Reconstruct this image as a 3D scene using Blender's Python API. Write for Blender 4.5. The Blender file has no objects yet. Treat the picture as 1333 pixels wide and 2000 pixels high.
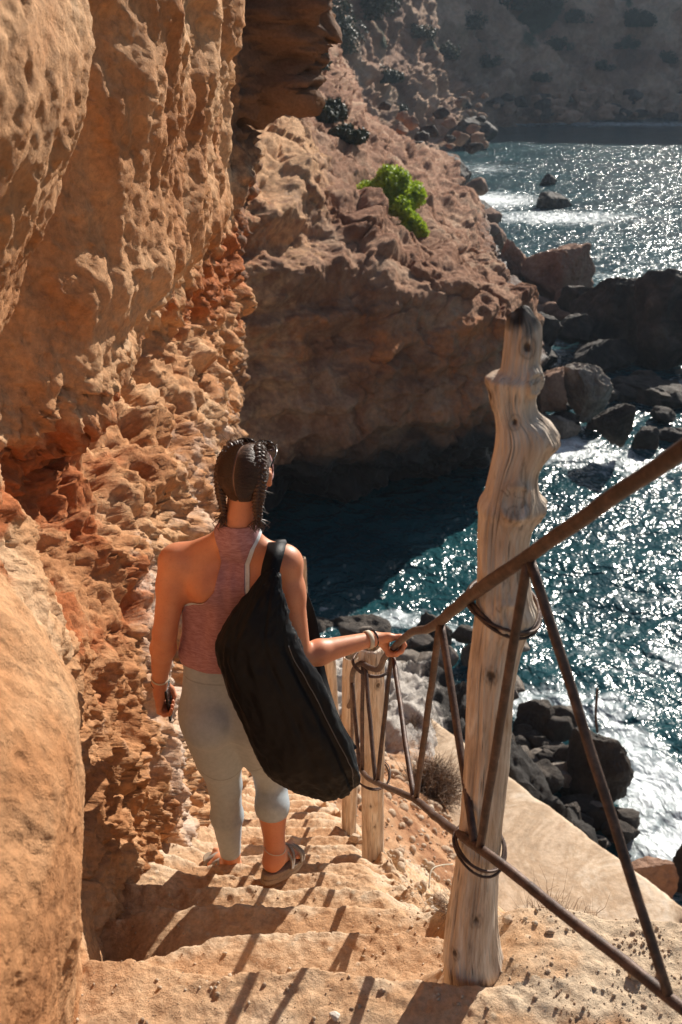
import bpy, math, random
import numpy as np
from mathutils import Vector
R = math.radians
sc = bpy.context.scene
col = sc.collection

# ---------------------------------------------------------------- camera, world, sun, exposure
CZ = 12.0                                  # eye height above the sea
PITCH = R(26.0); FPX = 1944.0
cam_d = bpy.data.cameras.new("camera"); cam = bpy.data.objects.new("camera", cam_d); col.objects.link(cam)
cam.location = (0, 0, CZ); cam.rotation_euler = (math.pi/2 - PITCH, 0, 0)
cam_d.sensor_fit = 'VERTICAL'; cam_d.sensor_height = 36.0; cam_d.lens = 35.0
cam_d.clip_start = 0.05; cam_d.clip_end = 3000
cam_d.dof.use_dof = True; cam_d.dof.focus_distance = 2.75; cam_d.dof.aperture_fstop = 7.1
sc.camera = cam

SUN_AZ = R(32.0); SUN_EL = R(31.0)         # azimuth to the right of the view direction
w = bpy.data.worlds.new("World"); sc.world = w; w.use_nodes = True
nt = w.node_tree; bg = nt.nodes['Background']
sky = nt.nodes.new('ShaderNodeTexSky'); sky.sky_type = 'NISHITA'; sky.sun_disc = False
sky.sun_elevation = SUN_EL; sky.sun_rotation = SUN_AZ; sky.dust_density = 1.0
nt.links.new(sky.outputs[0], bg.inputs['Color']); bg.inputs['Strength'].default_value = 0.05
sun_d = bpy.data.lights.new("sun", 'SUN'); sun = bpy.data.objects.new("sun", sun_d); col.objects.link(sun)
sun_d.energy = 5.0; sun_d.angle = R(0.5); sun_d.color = (1.0, 0.93, 0.83)
sdir = Vector((math.sin(SUN_AZ)*math.cos(SUN_EL), math.cos(SUN_AZ)*math.cos(SUN_EL), math.sin(SUN_EL)))
sun.rotation_euler = sdir.to_track_quat('Z', 'Y').to_euler(); sun.location = (20, 30, 40)
sc.view_settings.view_transform = 'Standard'; sc.view_settings.look = 'None'
sc.view_settings.exposure = 0.62; sc.view_settings.gamma = 1.0
sc.render.engine = 'CYCLES'
sc.cycles.max_bounces = 8; sc.cycles.diffuse_bounces = 4; sc.cycles.glossy_bounces = 3
sc.cycles.transparent_max_bounces = 8; sc.cycles.use_denoising = True
sc.cycles.caustics_reflective = False; sc.cycles.caustics_refractive = False

# ---------------------------------------------------------------- helpers
def W(px, py, D):
    """world point that the photograph shows at (px, py) if it stands D metres ahead"""
    a = (px-666.5)/FPX; b = -(py-1000.0)/FPX
    dy = math.cos(PITCH)+b*math.sin(PITCH); dz = -math.sin(PITCH)+b*math.cos(PITCH)
    s = D/dy
    return np.array((a*s, D, CZ+dz*s))
def depth(p):
    return p[1]*math.cos(PITCH)-(p[2]-CZ)*math.sin(PITCH)
def tag(o, label=None, cat=None, group=None, kind=None):
    if label: o['label'] = label
    if cat: o['category'] = cat
    if group: o['group'] = group
    if kind: o['kind'] = kind
    return o
def empty(name, loc=(0, 0, 0)):
    o = bpy.data.objects.new(name, None); o.location = loc; o.empty_display_size = .1
    col.objects.link(o); return o
def mesh_obj(name, V, F, mat, parent=None, smooth=True, attrs=None):
    """V (n,3), F (m,k) arrays -> one linked mesh object; V is in world space"""
    V = np.asarray(V, np.float32); F = np.asarray(F, np.int32)
    if parent is not None: V = V-np.array(parent_loc(parent), np.float32)
    me = bpy.data.meshes.new(name)
    me.vertices.add(len(V)); me.vertices.foreach_set('co', V.ravel())
    k = F.shape[1]; me.loops.add(F.size); me.loops.foreach_set('vertex_index', F.ravel())
    me.polygons.add(len(F)); me.polygons.foreach_set('loop_start', np.arange(len(F), dtype=np.int32)*k)
    me.polygons.foreach_set('loop_total', np.full(len(F), k, np.int32))
    me.update(calc_edges=True); me.validate()
    if smooth: me.polygons.foreach_set('use_smooth', np.ones(len(me.polygons), bool))
    for an, av in (attrs or {}).items():
        at = me.attributes.new(an, 'FLOAT', 'POINT'); at.data.foreach_set('value', np.asarray(av, np.float32).ravel())
    me.materials.append(mat)
    o = bpy.data.objects.new(name, me); col.objects.link(o)
    if parent is not None: o.parent = parent
    return o
def parent_loc(p):
    x = np.zeros(3)
    while p is not None:
        x += np.array(p.location); p = p.parent
    return x
def base_at(o, p):
    """put the origin of a world-space mesh at its base"""
    me = o.data; n = len(me.vertices); a = np.empty(n*3, np.float32); me.vertices.foreach_get('co', a)
    a = a.reshape(-1, 3)-np.array(p, np.float32); me.vertices.foreach_set('co', a.ravel()); me.update()
    o.location = p; return o
def grid_faces(n, m, wrap=False):
    i = np.arange(n-1)[:, None]; j = np.arange(m if wrap else m-1)[None, :]; j2 = (j+1) % m
    return np.stack([i*m+j, (i+1)*m+j, (i+1)*m+j2, i*m+j2], -1).reshape(-1, 4)
def grid_normals(P):
    du = np.gradient(P, axis=0); dv = np.gradient(P, axis=1); n = np.cross(du, dv)
    return n/np.maximum(np.linalg.norm(n, axis=-1, keepdims=True), 1e-9)
def sstep(a, b, x):
    t = np.clip((x-a)/(b-a), 0, 1); return t*t*(3-2*t)

_rng = np.random.RandomState(7); _perm = _rng.permutation(256).astype(np.int32); _perm = np.concatenate([_perm, _perm, _perm])
_g = _rng.normal(size=(256, 3)).astype(np.float32); _g /= np.linalg.norm(_g, axis=1, keepdims=True)
def perlin(P):
    P = np.asarray(P, np.float32); i = np.floor(P).astype(np.int32); f = P-i; i &= 255
    u = f*f*f*(f*(f*6-15)+10); r = 0
    for a in (0, 1):
        wa = u[..., 0] if a else 1-u[..., 0]; ha = _perm[(i[..., 0]+a) & 255]
        for b in (0, 1):
            wb = u[..., 1] if b else 1-u[..., 1]; hb = _perm[(ha+i[..., 1]+b) & 255]
            for c in (0, 1):
                wc = u[..., 2] if c else 1-u[..., 2]; h = _perm[(hb+i[..., 2]+c) & 255]; g = _g[h]
                r = r+wa*wb*wc*(g[..., 0]*(f[..., 0]-a)+g[..., 1]*(f[..., 1]-b)+g[..., 2]*(f[..., 2]-c))
    return r*1.6
def fbm(P, oct=4, lac=2.1, gain=.5, ridge=False, off=0.0):
    P = np.asarray(P, np.float32)+off; s = 0; a = 1.0; t = 0
    for k in range(oct):
        n = perlin(P)
        if ridge: n = 1-2*np.abs(n)
        s = s+a*n; t += a; a *= gain; P = P*lac+17.3
    return s/t
_cell = _rng.rand(256, 3).astype(np.float32)
def worley(P):
    P = np.asarray(P, np.float32); i = np.floor(P).astype(np.int32); f = P-i
    d1 = np.full(P.shape[:-1], 9, np.float32); d2 = d1.copy(); cid = np.zeros(P.shape[:-1], np.int32)
    for a in (-1, 0, 1):
        ha = _perm[(i[..., 0]+a) & 255]
        for b in (-1, 0, 1):
            hb = _perm[(ha+i[..., 1]+b) & 255]
            for c in (-1, 0, 1):
                h = _perm[(hb+i[..., 2]+c) & 255]; q = _cell[h]
                d = (q[..., 0]+a-f[..., 0])**2+(q[..., 1]+b-f[..., 1])**2+(q[..., 2]+c-f[..., 2])**2
                m = d < d1; d2 = np.where(m, d1, np.minimum(d2, d)); cid = np.where(m, h, cid); d1 = np.where(m, d, d1)
    return np.sqrt(d1), np.sqrt(d2), cid/255.0

def tube(pts, rad, seg=12, cap=True):
    """round bar through pts with a radius per point -> V, F"""
    pts = np.asarray(pts, float); n = len(pts); rad = np.broadcast_to(np.asarray(rad, float), (n,))
    t = np.gradient(pts, axis=0); t /= np.linalg.norm(t, axis=1, keepdims=True)
    up = np.array((0, 0, 1.0)) if abs(t[0, 2]) < .9 else np.array((0, 1.0, 0))
    u = np.cross(t[0], up); u /= np.linalg.norm(u); V = []; a = np.arange(seg)*2*math.pi/seg
    for k in range(n):
        u = u-t[k]*np.dot(u, t[k]); u /= np.linalg.norm(u); v = np.cross(t[k], u)
        V.append(pts[k]+rad[k]*(np.cos(a)[:, None]*u+np.sin(a)[:, None]*v))
    F = [tuple(q) for q in grid_faces(n, seg, True)]
    V = np.concatenate(V)
    if cap:
        c0 = len(V); V = np.concatenate([V, pts[:1], pts[-1:]])
        for j in range(seg):
            j2 = (j+1) % seg; F.append((c0, j, j2, j2)); F.append((c0+1, (n-1)*seg+j2, (n-1)*seg+j, (n-1)*seg+j))
    return V, F
def join(parts):
    V = []; F = []; o = 0
    for v, f in parts:
        V.append(np.asarray(v)); F += [tuple(i+o for i in q) for q in f]; o += len(v)
    return np.concatenate(V), F
def poly_obj(name, V, F, mat, parent=None, smooth=True):
    V = np.asarray(V, float)
    if parent is not None: V = V-parent_loc(parent)
    me = bpy.data.meshes.new(name)
    F = [tuple(dict.fromkeys(int(i) for i in f)) for f in F]
    me.from_pydata([tuple(map(float, v)) for v in V], [], F); me.validate(); me.update()
    if smooth: me.polygons.foreach_set('use_smooth', np.ones(len(me.polygons), bool))
    me.materials.append(mat); o = bpy.data.objects.new(name, me); col.objects.link(o)
    if parent is not None: o.parent = parent
    return o
def spline(P, n):
    """Catmull-Rom through the points of P (m,k) -> (n,k)"""
    P = np.asarray(P, float); m = len(P); Q = np.concatenate([2*P[:1]-P[1:2], P, 2*P[-1:]-P[-2:-1]])
    t = np.linspace(0, m-1, n); i = np.minimum(t.astype(int), m-2); f = (t-i)[:, None]
    a, b, c, d = Q[i], Q[i+1], Q[i+2], Q[i+3]
    return .5*((2*b)+(-a+c)*f+(2*a-5*b+4*c-d)*f*f+(-a+3*b-3*c+d)*f**3)

# ---------------------------------------------------------------- materials
def new_mat(name):
    m = bpy.data.materials.new(name); m.use_nodes = True; n = m.node_tree
    return m, n, n.nodes['Principled BSDF'], n.links
def N(n, t, **k):
    x = n.nodes.new('ShaderNode'+t)
    for a, b in k.items():
        if a in x.inputs.keys(): x.inputs[a].default_value = b
        else: setattr(x, a, b)
    return x
def ramp(n, fac, stops):
    r = n.nodes.new('ShaderNodeValToRGB'); e = r.color_ramp.elements
    while len(e) < len(stops): e.new(.5)
    for i, (p, c) in enumerate(stops):
        e[i].position = p; e[i].color = (*c, 1) if not isinstance(c, (int, float)) else (c, c, c, 1)
    n.links.new(fac, r.inputs[0]); return r.outputs[0]
def mix(n, a, b, fac, mode='MIX'):
    m = n.nodes.new('ShaderNodeMix'); m.data_type = 'RGBA'; m.blend_type = mode
    for v, k in ((a, 6), (b, 7), (fac, 0)):
        s = m.inputs[k]
        if isinstance(v, bpy.types.NodeSocket): n.links.new(v, s)
        elif k == 0: s.default_value = v
        else: s.default_value = (*v, 1) if not isinstance(v, (int, float)) else (v, v, v, 1)
    return m.outputs[2]
def attr(n, name):
    a = n.nodes.new('ShaderNodeAttribute'); a.attribute_name = name; return a.outputs['Fac']
def coords(n, scale=(1, 1, 1), rot=(0, 0, 0), obj=True):
    tc = n.nodes.new('ShaderNodeTexCoord'); mp = n.nodes.new('ShaderNodeMapping')
    mp.inputs['Scale'].default_value = scale; mp.inputs['Rotation'].default_value = rot
    n.links.new(tc.outputs['Object'], mp.inputs[0]); return mp.outputs[0]
def noise(n, vec, scale, detail=4, rough=.55, dist=0.0):
    x = N(n, 'TexNoise', Scale=scale, Detail=detail, Roughness=rough, Distortion=dist)
    n.links.new(vec, x.inputs['Vector']); return x.outputs['Fac']
def bump(n, h, strength, dist, prev=None):
    b = N(n, 'Bump', Strength=strength, Distance=dist); n.links.new(h, b.inputs['Height'])
    if prev is not None: n.links.new(prev, b.inputs['Normal'])
    return b.outputs[0]
def rock_mat(name, cols, big=1.0, fine=30.0, alt=None, alt_attr=None, alt2=None, alt2_attr=None, alt3=None, alt3_attr=None, bd=.01, rough=.9, pits=0.0, wet=None):
    """layered stone: colours by broad noise, speckle, pits; cols = 4 colours dark..light"""
    m, n, b, l = new_mat(name); v = coords(n)
    f1 = noise(n, v, big, 6, .62, .6)
    c = ramp(n, f1, [(.3, cols[0]), (.45, cols[1]), (.56, cols[2]), (.7, cols[3])])
    f2 = noise(n, v, fine, 5, .7)
    sp = ramp(n, f2, [(.3, .62), (.5, 1.0), (.72, 1.35)])
    if alt:
        av = attr(n, alt_attr); an = noise(n, v, big*5, 4, .6)
        mm = N(n, 'Math', operation='MULTIPLY_ADD'); l.new(an, mm.inputs[0]); mm.inputs[1].default_value = .9
        l.new(av, mm.inputs[2]); fa = ramp(n, mm.outputs[0], [(.72, 0.0), (1.0, 1.0)])
        c = mix(n, c, alt, fa)
    for alt2, alt2_attr in ((alt2, alt2_attr), (alt3, alt3_attr)):
        if not alt2: continue
        av = attr(n, alt2_attr); an = noise(n, v, big*7+1.3, 4, .6)
        mm = N(n, 'Math', operation='MULTIPLY_ADD'); l.new(an, mm.inputs[0]); mm.inputs[1].default_value = .9
        l.new(av, mm.inputs[2]); fa = ramp(n, mm.outputs[0], [(.72, 0.0), (1.0, 1.0)])
        c = mix(n, c, alt2, fa)
    c = mix(n, c, sp, .75, 'MULTIPLY')
    if wet is not None:  # dark low band: wet rock, and on the headland painted undercut shade too
        g = N(n, 'SeparateXYZ'); geo = n.nodes.new('ShaderNodeNewGeometry'); l.new(geo.outputs['Position'], g.inputs[0])
        ww = N(n, 'Math', operation='MULTIPLY_ADD'); l.new(noise(n, v, 1.1, 3), ww.inputs[0]); ww.inputs[1].default_value = 1.6; l.new(g.outputs['Z'], ww.inputs[2])
        mr = N(n, 'MapRange'); l.new(ww.outputs[0], mr.inputs[0]); mr.inputs[1].default_value = wet+.7; mr.inputs[2].default_value = wet+1.9
        c = mix(n, (.035, .03, .028), c, mr.outputs[0])
        rr = N(n, 'MapRange'); l.new(ww.outputs[0], rr.inputs[0]); rr.inputs[1].default_value = wet+.5; rr.inputs[2].default_value = wet+1.8; rr.inputs[3].default_value = .35; rr.inputs[4].default_value = rough
        l.new(rr.outputs[0], b.inputs['Roughness'])
    else: b.inputs['Roughness'].default_value = rough
    l.new(c, b.inputs['Base Color']); b.inputs['Specular IOR Level'].default_value = .25
    nb = bump(n, noise(n, v, fine*.35, 8, .74), 1.0, bd*2.6)
    nb = bump(n, f2, .8, bd*.5, nb)
    if pits:
        vo = N(n, 'TexVoronoi', Scale=pits); l.new(v, vo.inputs['Vector'])
        pr = ramp(n, vo.outputs['Distance'], [(.12, 0.0), (.32, 1.0)]); nb = bump(n, pr, .7, bd, nb)
    l.new(nb, b.inputs['Normal'])
    return m
# ================================================================ near setting
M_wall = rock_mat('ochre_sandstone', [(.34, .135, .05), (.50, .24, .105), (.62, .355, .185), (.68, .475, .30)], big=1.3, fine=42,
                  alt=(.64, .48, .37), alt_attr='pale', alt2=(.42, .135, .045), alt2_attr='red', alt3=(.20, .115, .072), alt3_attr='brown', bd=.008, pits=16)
M_step = rock_mat('worn_sandstone', [(.42, .215, .10), (.54, .31, .165), (.62, .395, .23), (.66, .48, .32)], big=2.2, fine=60,
                  alt=(.64, .49, .34), alt_attr='grit', bd=.006)
M_dirt = rock_mat('dry_orange_earth', [(.28, .125, .06), (.42, .21, .105), (.54, .31, .17), (.60, .42, .29)], big=1.6, fine=22,
                  alt=(.50, .45, .40), alt_attr='grey', alt2=(.045, .040, .036), alt2_attr='black', bd=.02, wet=-.2)

def stair_drop(y):
    return .62+.78*y
EDGE = [1.36, 1.71, 2.02, 2.26, 2.50, 2.68, 2.88, 3.14, 3.42, 3.72, 4.04, 4.38, 4.72, 5.1, 5.5, 5.9, 6.3, 6.7, 7.1, 7.5, 7.9, 8.4, 8.9, 9.5, 10.2, 11, 12.0]
def right_edge(y):
    return np.interp(y, [1.2, 1.5, 1.8, 2.3, 3.1, 4.0, 5.0, 7.0, 10.0, 12], [.62, .50, .30, .22, .15, .07, -.08, -.35, -.5, -.4])
def wallx(y, zr):
    """x of the left rock wall, bulge by bulge"""
    def G(y0, z0, sy, sz, a): return a*np.exp(-((y-y0)/sy)**2-((zr-z0)/sz)**2)
    x = -.80+0*y
    # near boulder low on the left
    top = -.60-.42*np.clip(y-1.3, 0, 3)
    x = x+(.19+.05*sstep(1.6,1.2,y))*sstep(.0, .30, top-zr)*sstep(1.98, 1.45, y)+.03*np.sin(zr*5+1)
    # pillar above it
    x = x+.24*sstep(2.26, 2.10, y)*sstep(-.78, -.50, zr)*(1+.25*np.sin(zr*7+2))
    x = x-.20*np.exp(-((y-2.62)/.34)**2)*sstep(-1.35, -1.0, zr)
    # rubble ledge
    lt = -1.42-.55*np.clip(y-2.5, -1, 2)
    x = x+.10*sstep(.0, .25, lt-zr)*sstep(3.5, 3.1, y)
    
    # upper smooth face leaning out, with its lip
    up = sstep(-1.05, -.75, zr+.06*(y-4))
    x = x+.20*up*sstep(2.7, 3.4, y)*sstep(7, 5, y)
    x = x-.26*np.exp(-((zr+1.35+.05*(y-3))/.22)**2)*sstep(2.2, 2.7, y)*sstep(6.4, 4.5, y)
    # broken middle and lower buttress
    x = x+G(3.6, -1.75, .5, .35, .12)+G(5.0, -1.8, .8, .4, .12)+G(6.7, -1.75, .5, .38, .10)-G(6.6,-2.8,.9,.6,.12)
    x = x+G(4.3, -2.35, .5, .5, .10)-G(4.9, -2.9, .5, .4, .22)
    x = x+.16*sstep(-1.6, -3.2, zr)*sstep(6, 4, y)*sstep(2.8, 3.8, y)*0.6
    # overhanging block at the far end
    x = x+.50*sstep(7.35, 7.65, y)*sstep(-.62, -.42, zr)*sstep(9.6, 8.8, y)*(1+.22*sstep(-.1,.15,zr))
    x = x+.12*sstep(7.0, 7.3, y)*sstep(-1.3, -.9, zr)*sstep(8.3, 8.0, y)
    x = x-2.6*sstep(7.7, 9.2, y)*sstep(-.35, -.7, zr)-2.5*sstep(9.0, 11, y)*sstep(-.7, -.35, zr)
    return x

def build_wall():
    ny, nz = 620, 860
    y = np.exp(np.linspace(math.log(.55), math.log(11.5), ny))[:, None]
    s = np.linspace(-1.75, .42, nz)[None, :]
    zr = y*s; zr = np.maximum(zr, -(stair_drop(y)+.35)+0*s) if False else zr
    Y = y+0*s
    x = wallx(Y, zr)
    P = np.stack([x, Y, zr+CZ], -1)
    n = grid_normals(P); n = np.where(n[..., :1] < 0, -n, n)
    # regional roughness
    rub = sstep(-.85, -1.15, zr+.05*(Y-3))*sstep(1.75, 2.1, Y)
    rub = np.maximum(rub, sstep(7.0, 7.5, Y))
    smooth = 1-rub
    Q = P.copy()
    f1 = fbm(Q*1.1, 3, off=3.1); f2 = fbm(Q*2.9, 4, off=9.7)
    flute = fbm(Q*np.array((7., 5.5, .9)), 3, off=2.2)
    ridg = fbm(np.stack([Q[..., 0]*2, Q[..., 1]*2.6+.5*f2, Q[..., 2]*.55], -1), 3, ridge=True, off=41.0)
    w1, w2, cid = worley(Q*2.6+.35*np.stack([f2, f1, f2], -1))
    blk = np.minimum(w2-w1, .35)/.35
    v1, v2, cid2 = worley(Q*8.5+.5*f2[..., None])
    dist = np.stack([f2, f1, flute], -1)
    t1, t1b, tc1 = worley(Q*np.array((4.2, 4.2, 5.0))+.55*dist); t2, _, tc2 = worley(Q*11.+.6*dist+7); t3, _, tc3 = worley(Q*24.+.8*dist+3)
    taf = .055*sstep(.44, .22, t1)*(tc1 > .45)+.026*sstep(.42, .20, t2)*(tc2 > .35)+.010*sstep(.42, .20, t3)*(tc3 > .3)
    crack = .05*sstep(.09, .0, t1b-t1)*sstep(-.1, .3, f1)
    blk2 = np.minimum(v2-v1, .3)/.3
    pit = 1-sstep(.18, .42, v1)
    grit = fbm(Q*17, 4, ridge=True, off=5.5)
    d = .10*f1+.06*f2
    d = d+smooth*(.055*flute+.06*(ridg-.3)*sstep(2.4, 2.9, Y)*sstep(-1.0, -.5, zr)+.014*grit-.018*pit*sstep(.0, .35, f2))
    lum = fbm(Q*np.array((3.2, 3.2, 5.0))+f1[..., None], 6, gain=.58, off=14.0); rg = fbm(Q*np.array((4.5, 4.5, 6.5)), 6, gain=.6, ridge=True, off=21.0)
    side = sstep(-.2, .25, fbm(Q*.9, 3, off=31.0))
    d = d+rub*((.05+.05*side)*(blk-.6)*.7+.06*(cid-.5)*side+.11*lum+.05*(rg-.2)+.014*(cid2-.5)+.016*grit-.035*pit*sstep(-.1, .3, f1)-taf-crack)-smooth*(.30*taf*sstep(-.3, .3, f1)+.012*sstep(.42, .2, t3)*sstep(0, .4, f2))
    nr = sstep(2.9, 2.2, Y)*smooth; t4, _, tc4 = worley(Q*46.+1.2*dist); d = d+nr*(.008*fbm(Q*30, 4, gain=.6, off=71)-.010*sstep(.45, .15, t4)*(tc4 > .45)*sstep(-.2, .2, fbm(Q*5, 3, off=77))-.02*sstep(.40, .2, t2)*(tc2 > .75))
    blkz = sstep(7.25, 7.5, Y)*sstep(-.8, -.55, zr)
    d = d+blkz*.10*perlin(np.stack([Q[..., 0]*1.2, Q[..., 1]*1.2, Q[..., 2]*9+1.5*f2], -1))
    d = d*np.clip(Y/3.2, .35, 1.25)
    P = P+n*d[..., None]
    pale = np.clip(.40*rub*(.5+f2)*(.6+.5*sstep(-1.5, -2.2, zr))+.42*np.exp(-((Y-3.15)/.30)**2)*sstep(-1.5, -1.9, zr)*sstep(-3.4, -2.9, zr)
                   +.35*np.exp(-((Y-4.6)/1.0)**2-((zr+2.5)/.8)**2), 0, 1)
    pale = pale+.15*smooth*sstep(.1, .5, flute)
    red = np.clip(.55*rub*sstep(-.9, -1.3, zr)*sstep(-2.4, -1.6, zr)+.35*sstep(7.2, 7.4, Y)+.5*np.exp(-((zr+1.3)/.3)**2)*sstep(2.2, 2.6, Y)-.1, 0, 1)
    hi2 = .35+.65*sstep(-2.1, -1.5, zr); red = hi2*np.maximum(red*sstep(-.35, .25, f1)*.75, rub*.65*sstep(.25, .5, fbm(Q*1.7, 3, off=61)+.2)+.3*(taf > .03)*rub); brown = np.clip(blkz*1.2+.45*sstep(6.9, 7.2, Y), 0, 1)  # brown: stone tint of the overhanging block, darkened to paint in its shade
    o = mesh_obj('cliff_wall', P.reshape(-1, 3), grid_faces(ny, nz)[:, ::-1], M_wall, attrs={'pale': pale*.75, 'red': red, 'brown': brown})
    tag(o, kind='structure')
build_wall()

def build_stairs():
    """steps cut in the rock, the landing and the verge with the post"""
    ys = np.concatenate([np.linspace(-.8, 1.0, 60), np.linspace(1.005, 3.6, 560), np.linspace(3.61, 12, 420)])
    xs = np.concatenate([np.linspace(-1.3, -.9, 20)[:-1], np.linspace(-.9, .9, 400), np.linspace(.91, 2.6, 90)])
    X, Y = np.meshgrid(xs, ys, indexing='ij')
    q = np.stack([X, Y, 0*X], -1)
    wob = fbm(q*np.array((2.6, 0, 1.0)), 4, off=4.2)
    Yw = Y+.075*np.stack([0*X], -1)[..., 0]
    z = np.full_like(X, -(stair_drop(EDGE[0])))
    prev = EDGE[0]
    tilt = np.zeros_like(X); lip = np.zeros_like(X); prev = None; before = 0
    for k, e in enumerate(EDGE):
        nxt = EDGE[k+1] if k+1 < len(EDGE) else e+1
        dz = -stair_drop(nxt)+stair_drop(e)
        amp = .07 if k < 2 else .022
        yy = Y+amp*fbm(q*np.array((1.7, 0, 1)), 4, off=3.7*k+1.1)+.010*perlin(q*np.array((14, 3, 1))+k*5.1)+.009*np.minimum(perlin(q*np.array((33, 20, 1))+k*3.3)+.15, 0)*2+(.10*sstep(-.25, -.6, X) if k == 1 else 0)
        if k == 0: yy = yy+.07*X-.02
        z = z+dz*sstep(e-.010, e+.014, yy)
        on = (yy < e+.004)
        wdt = .40 if k == 0 else e-EDGE[k-1]
        ins = on & (yy > e-wdt)
        t_ = np.clip((e-yy)/wdt, 0, 1)
        tilt = np.where(ins, -.10*wdt*t_**.8-.013*np.clip(1-(e-yy)/.028, 0, 1)**2, tilt)
        lip = np.where(ins, np.exp(-((e-yy)/.07)**2), lip)
    z = z+tilt
    g1 = fbm(q*5, 5, off=8.8); g2 = fbm(q*26, 3, off=1.2)
    w1, w2, c = worley(q*np.array((34, 34, 1))); peb = sstep(.34, .12, w1)*sstep(.6, .85, c)
    hole = sstep(.30, .12, worley(q*np.array((19, 19, 1))+.5*g2[..., None])[0])*sstep(.05, .3, fbm(q*4, 2, off=13))*lip
    # crumbled ends beside the wall and at the open side
    re = right_edge(Y); ext = sstep(re-.12, re+.02, X)
    fall = np.clip(X-re, 0, 9)
    verge = sstep(1.60, 1.50, Y+.06*fbm(q*3, 3, off=6.1)+.10*sstep(.5, 1.1, X))
    vx = sstep(.10, .42, X+.25*(1.6-Y)); verge = verge*vx
    ramp_z = -(stair_drop(np.maximum(Y, 1.36))+.12)
    smooth_z = np.where(X > re-.1, ramp_z, z)
    slope = ramp_z-(.85*fall+.12*sstep(0, .2, fall))*(1-verge)
    lump = (.05*fbm(q*2.3, 4, off=2.9)+.03*fbm(q*6, 5, ridge=True, off=2.9)*ext)*(1-verge)
    vz = -stair_drop(EDGE[0])+.0*X
    zz = z*(1-ext)+(slope+lump*3)*ext
    zz = zz*(1-verge)+(vz+.02*fbm(q*4, 3, off=1.9))*verge
    # hollow beside the wall (the dark pocket under the shadow)
    zz = zz-.10*np.exp(-((X+.66)/.13)**2-((Y-1.86)/.16)**2)
    zz = zz+.06*sstep(-.48, -.66, X)*sstep(2.1, 2.4, Y)
    d = .011*g1+.005*g2+.004*fbm(q*40, 3, off=35)+.005*fbm(q*9, 4, ridge=True, off=33)*sstep(-.2, .3, g1)+.0018*peb-.012*hole*(1-ext)*(1-verge)+.006*lip*g2+.004*fbm(q*12, 3, off=3)
    P = np.stack([X, Y, CZ+zz+d], -1)
    grit = np.clip(.42*lip+.35*verge*sstep(.2, .5, X)+.3*ext+.18*g1+.3*peb, 0, 1)
    o = mesh_obj('stone_stairs', P.reshape(-1, 3), grid_faces(*X.shape), M_step, attrs={'grit': grit})
    tag(o, kind='structure')
build_stairs()
# ================================================================ lower shore, sea and far land
SLABZ = 2.0
def slope_z(X, Y):
    """earth slope below the stairs down to the shore (absolute z)"""
    base = CZ-(stair_drop(Y)+.45)
    k = np.interp(Y, [1.5, 4, 8, 12], [1.0, 1.05, 1.05, .3])
    re = right_edge(Y)
    z = base-k*np.clip(X-re, 0, 9)-.5*sstep(1.5, 3.0, 4.5-Y)
    z = np.maximum(z, 1.55-.035*(Y-8)-.10*np.clip(X-1.0, 0, 9))
    Ds = np.interp(X, [-5, -1, 2.0, 3.2, 4.1, 5.1, 9], [20, 18.2, 17.8, 14.9, 12.9, 11.8, 7.5]); z = z+.85*sstep(1.85, 1.3, X)*sstep(5, 8, Y)*sstep(14, 12.5, Y); z = z-3.2*sstep(-3.2, 1.0, Y-Ds)
    return z
def build_slope():
    X, Y = np.meshgrid(np.linspace(-5.5, 9.5, 420), np.exp(np.linspace(math.log(1.7), math.log(21), 560)), indexing='ij')
    q = np.stack([X, Y, 0*X], -1); z = slope_z(X, Y)
    sh = sstep(11.0, 12.8, Y+.30*np.clip(X, 0, 9))             # rocky shore
    f = fbm(q*.9, 5, off=2.0); g = fbm(q*4, 5, off=6.0)
    w1, w2, c = worley(q*np.array((1.3, 1.3, 1))+.3*f[..., None]); v1, v2, c2 = worley(q*np.array((4.1, 4.1, 1))+.3*g[..., None])
    z = z+.16*f+.08*g+.10*fbm(q*1.9, 5, ridge=True, off=15)*(1-sh)+sh*(.30*(c-.5)+.15*np.minimum(w2-w1, .4)+.10*(c2-.5)+.34*fbm(q*1.1, 6, gain=.5, ridge=True)+.06*fbm(q*5, 4))
    z = z+.05*(c2-.5)*(1-sh)
    o = mesh_obj('hillside', np.stack([X, Y, z], -1).reshape(-1, 3), grid_faces(*X.shape), M_dirt, attrs={'grey': np.clip(sh*.75+.2*g, 0, 1), 'black': sh*sstep(1.3, 2.2, X+.5*f)*1.1})
    tag(o, kind='structure')
build_slope()

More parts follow.
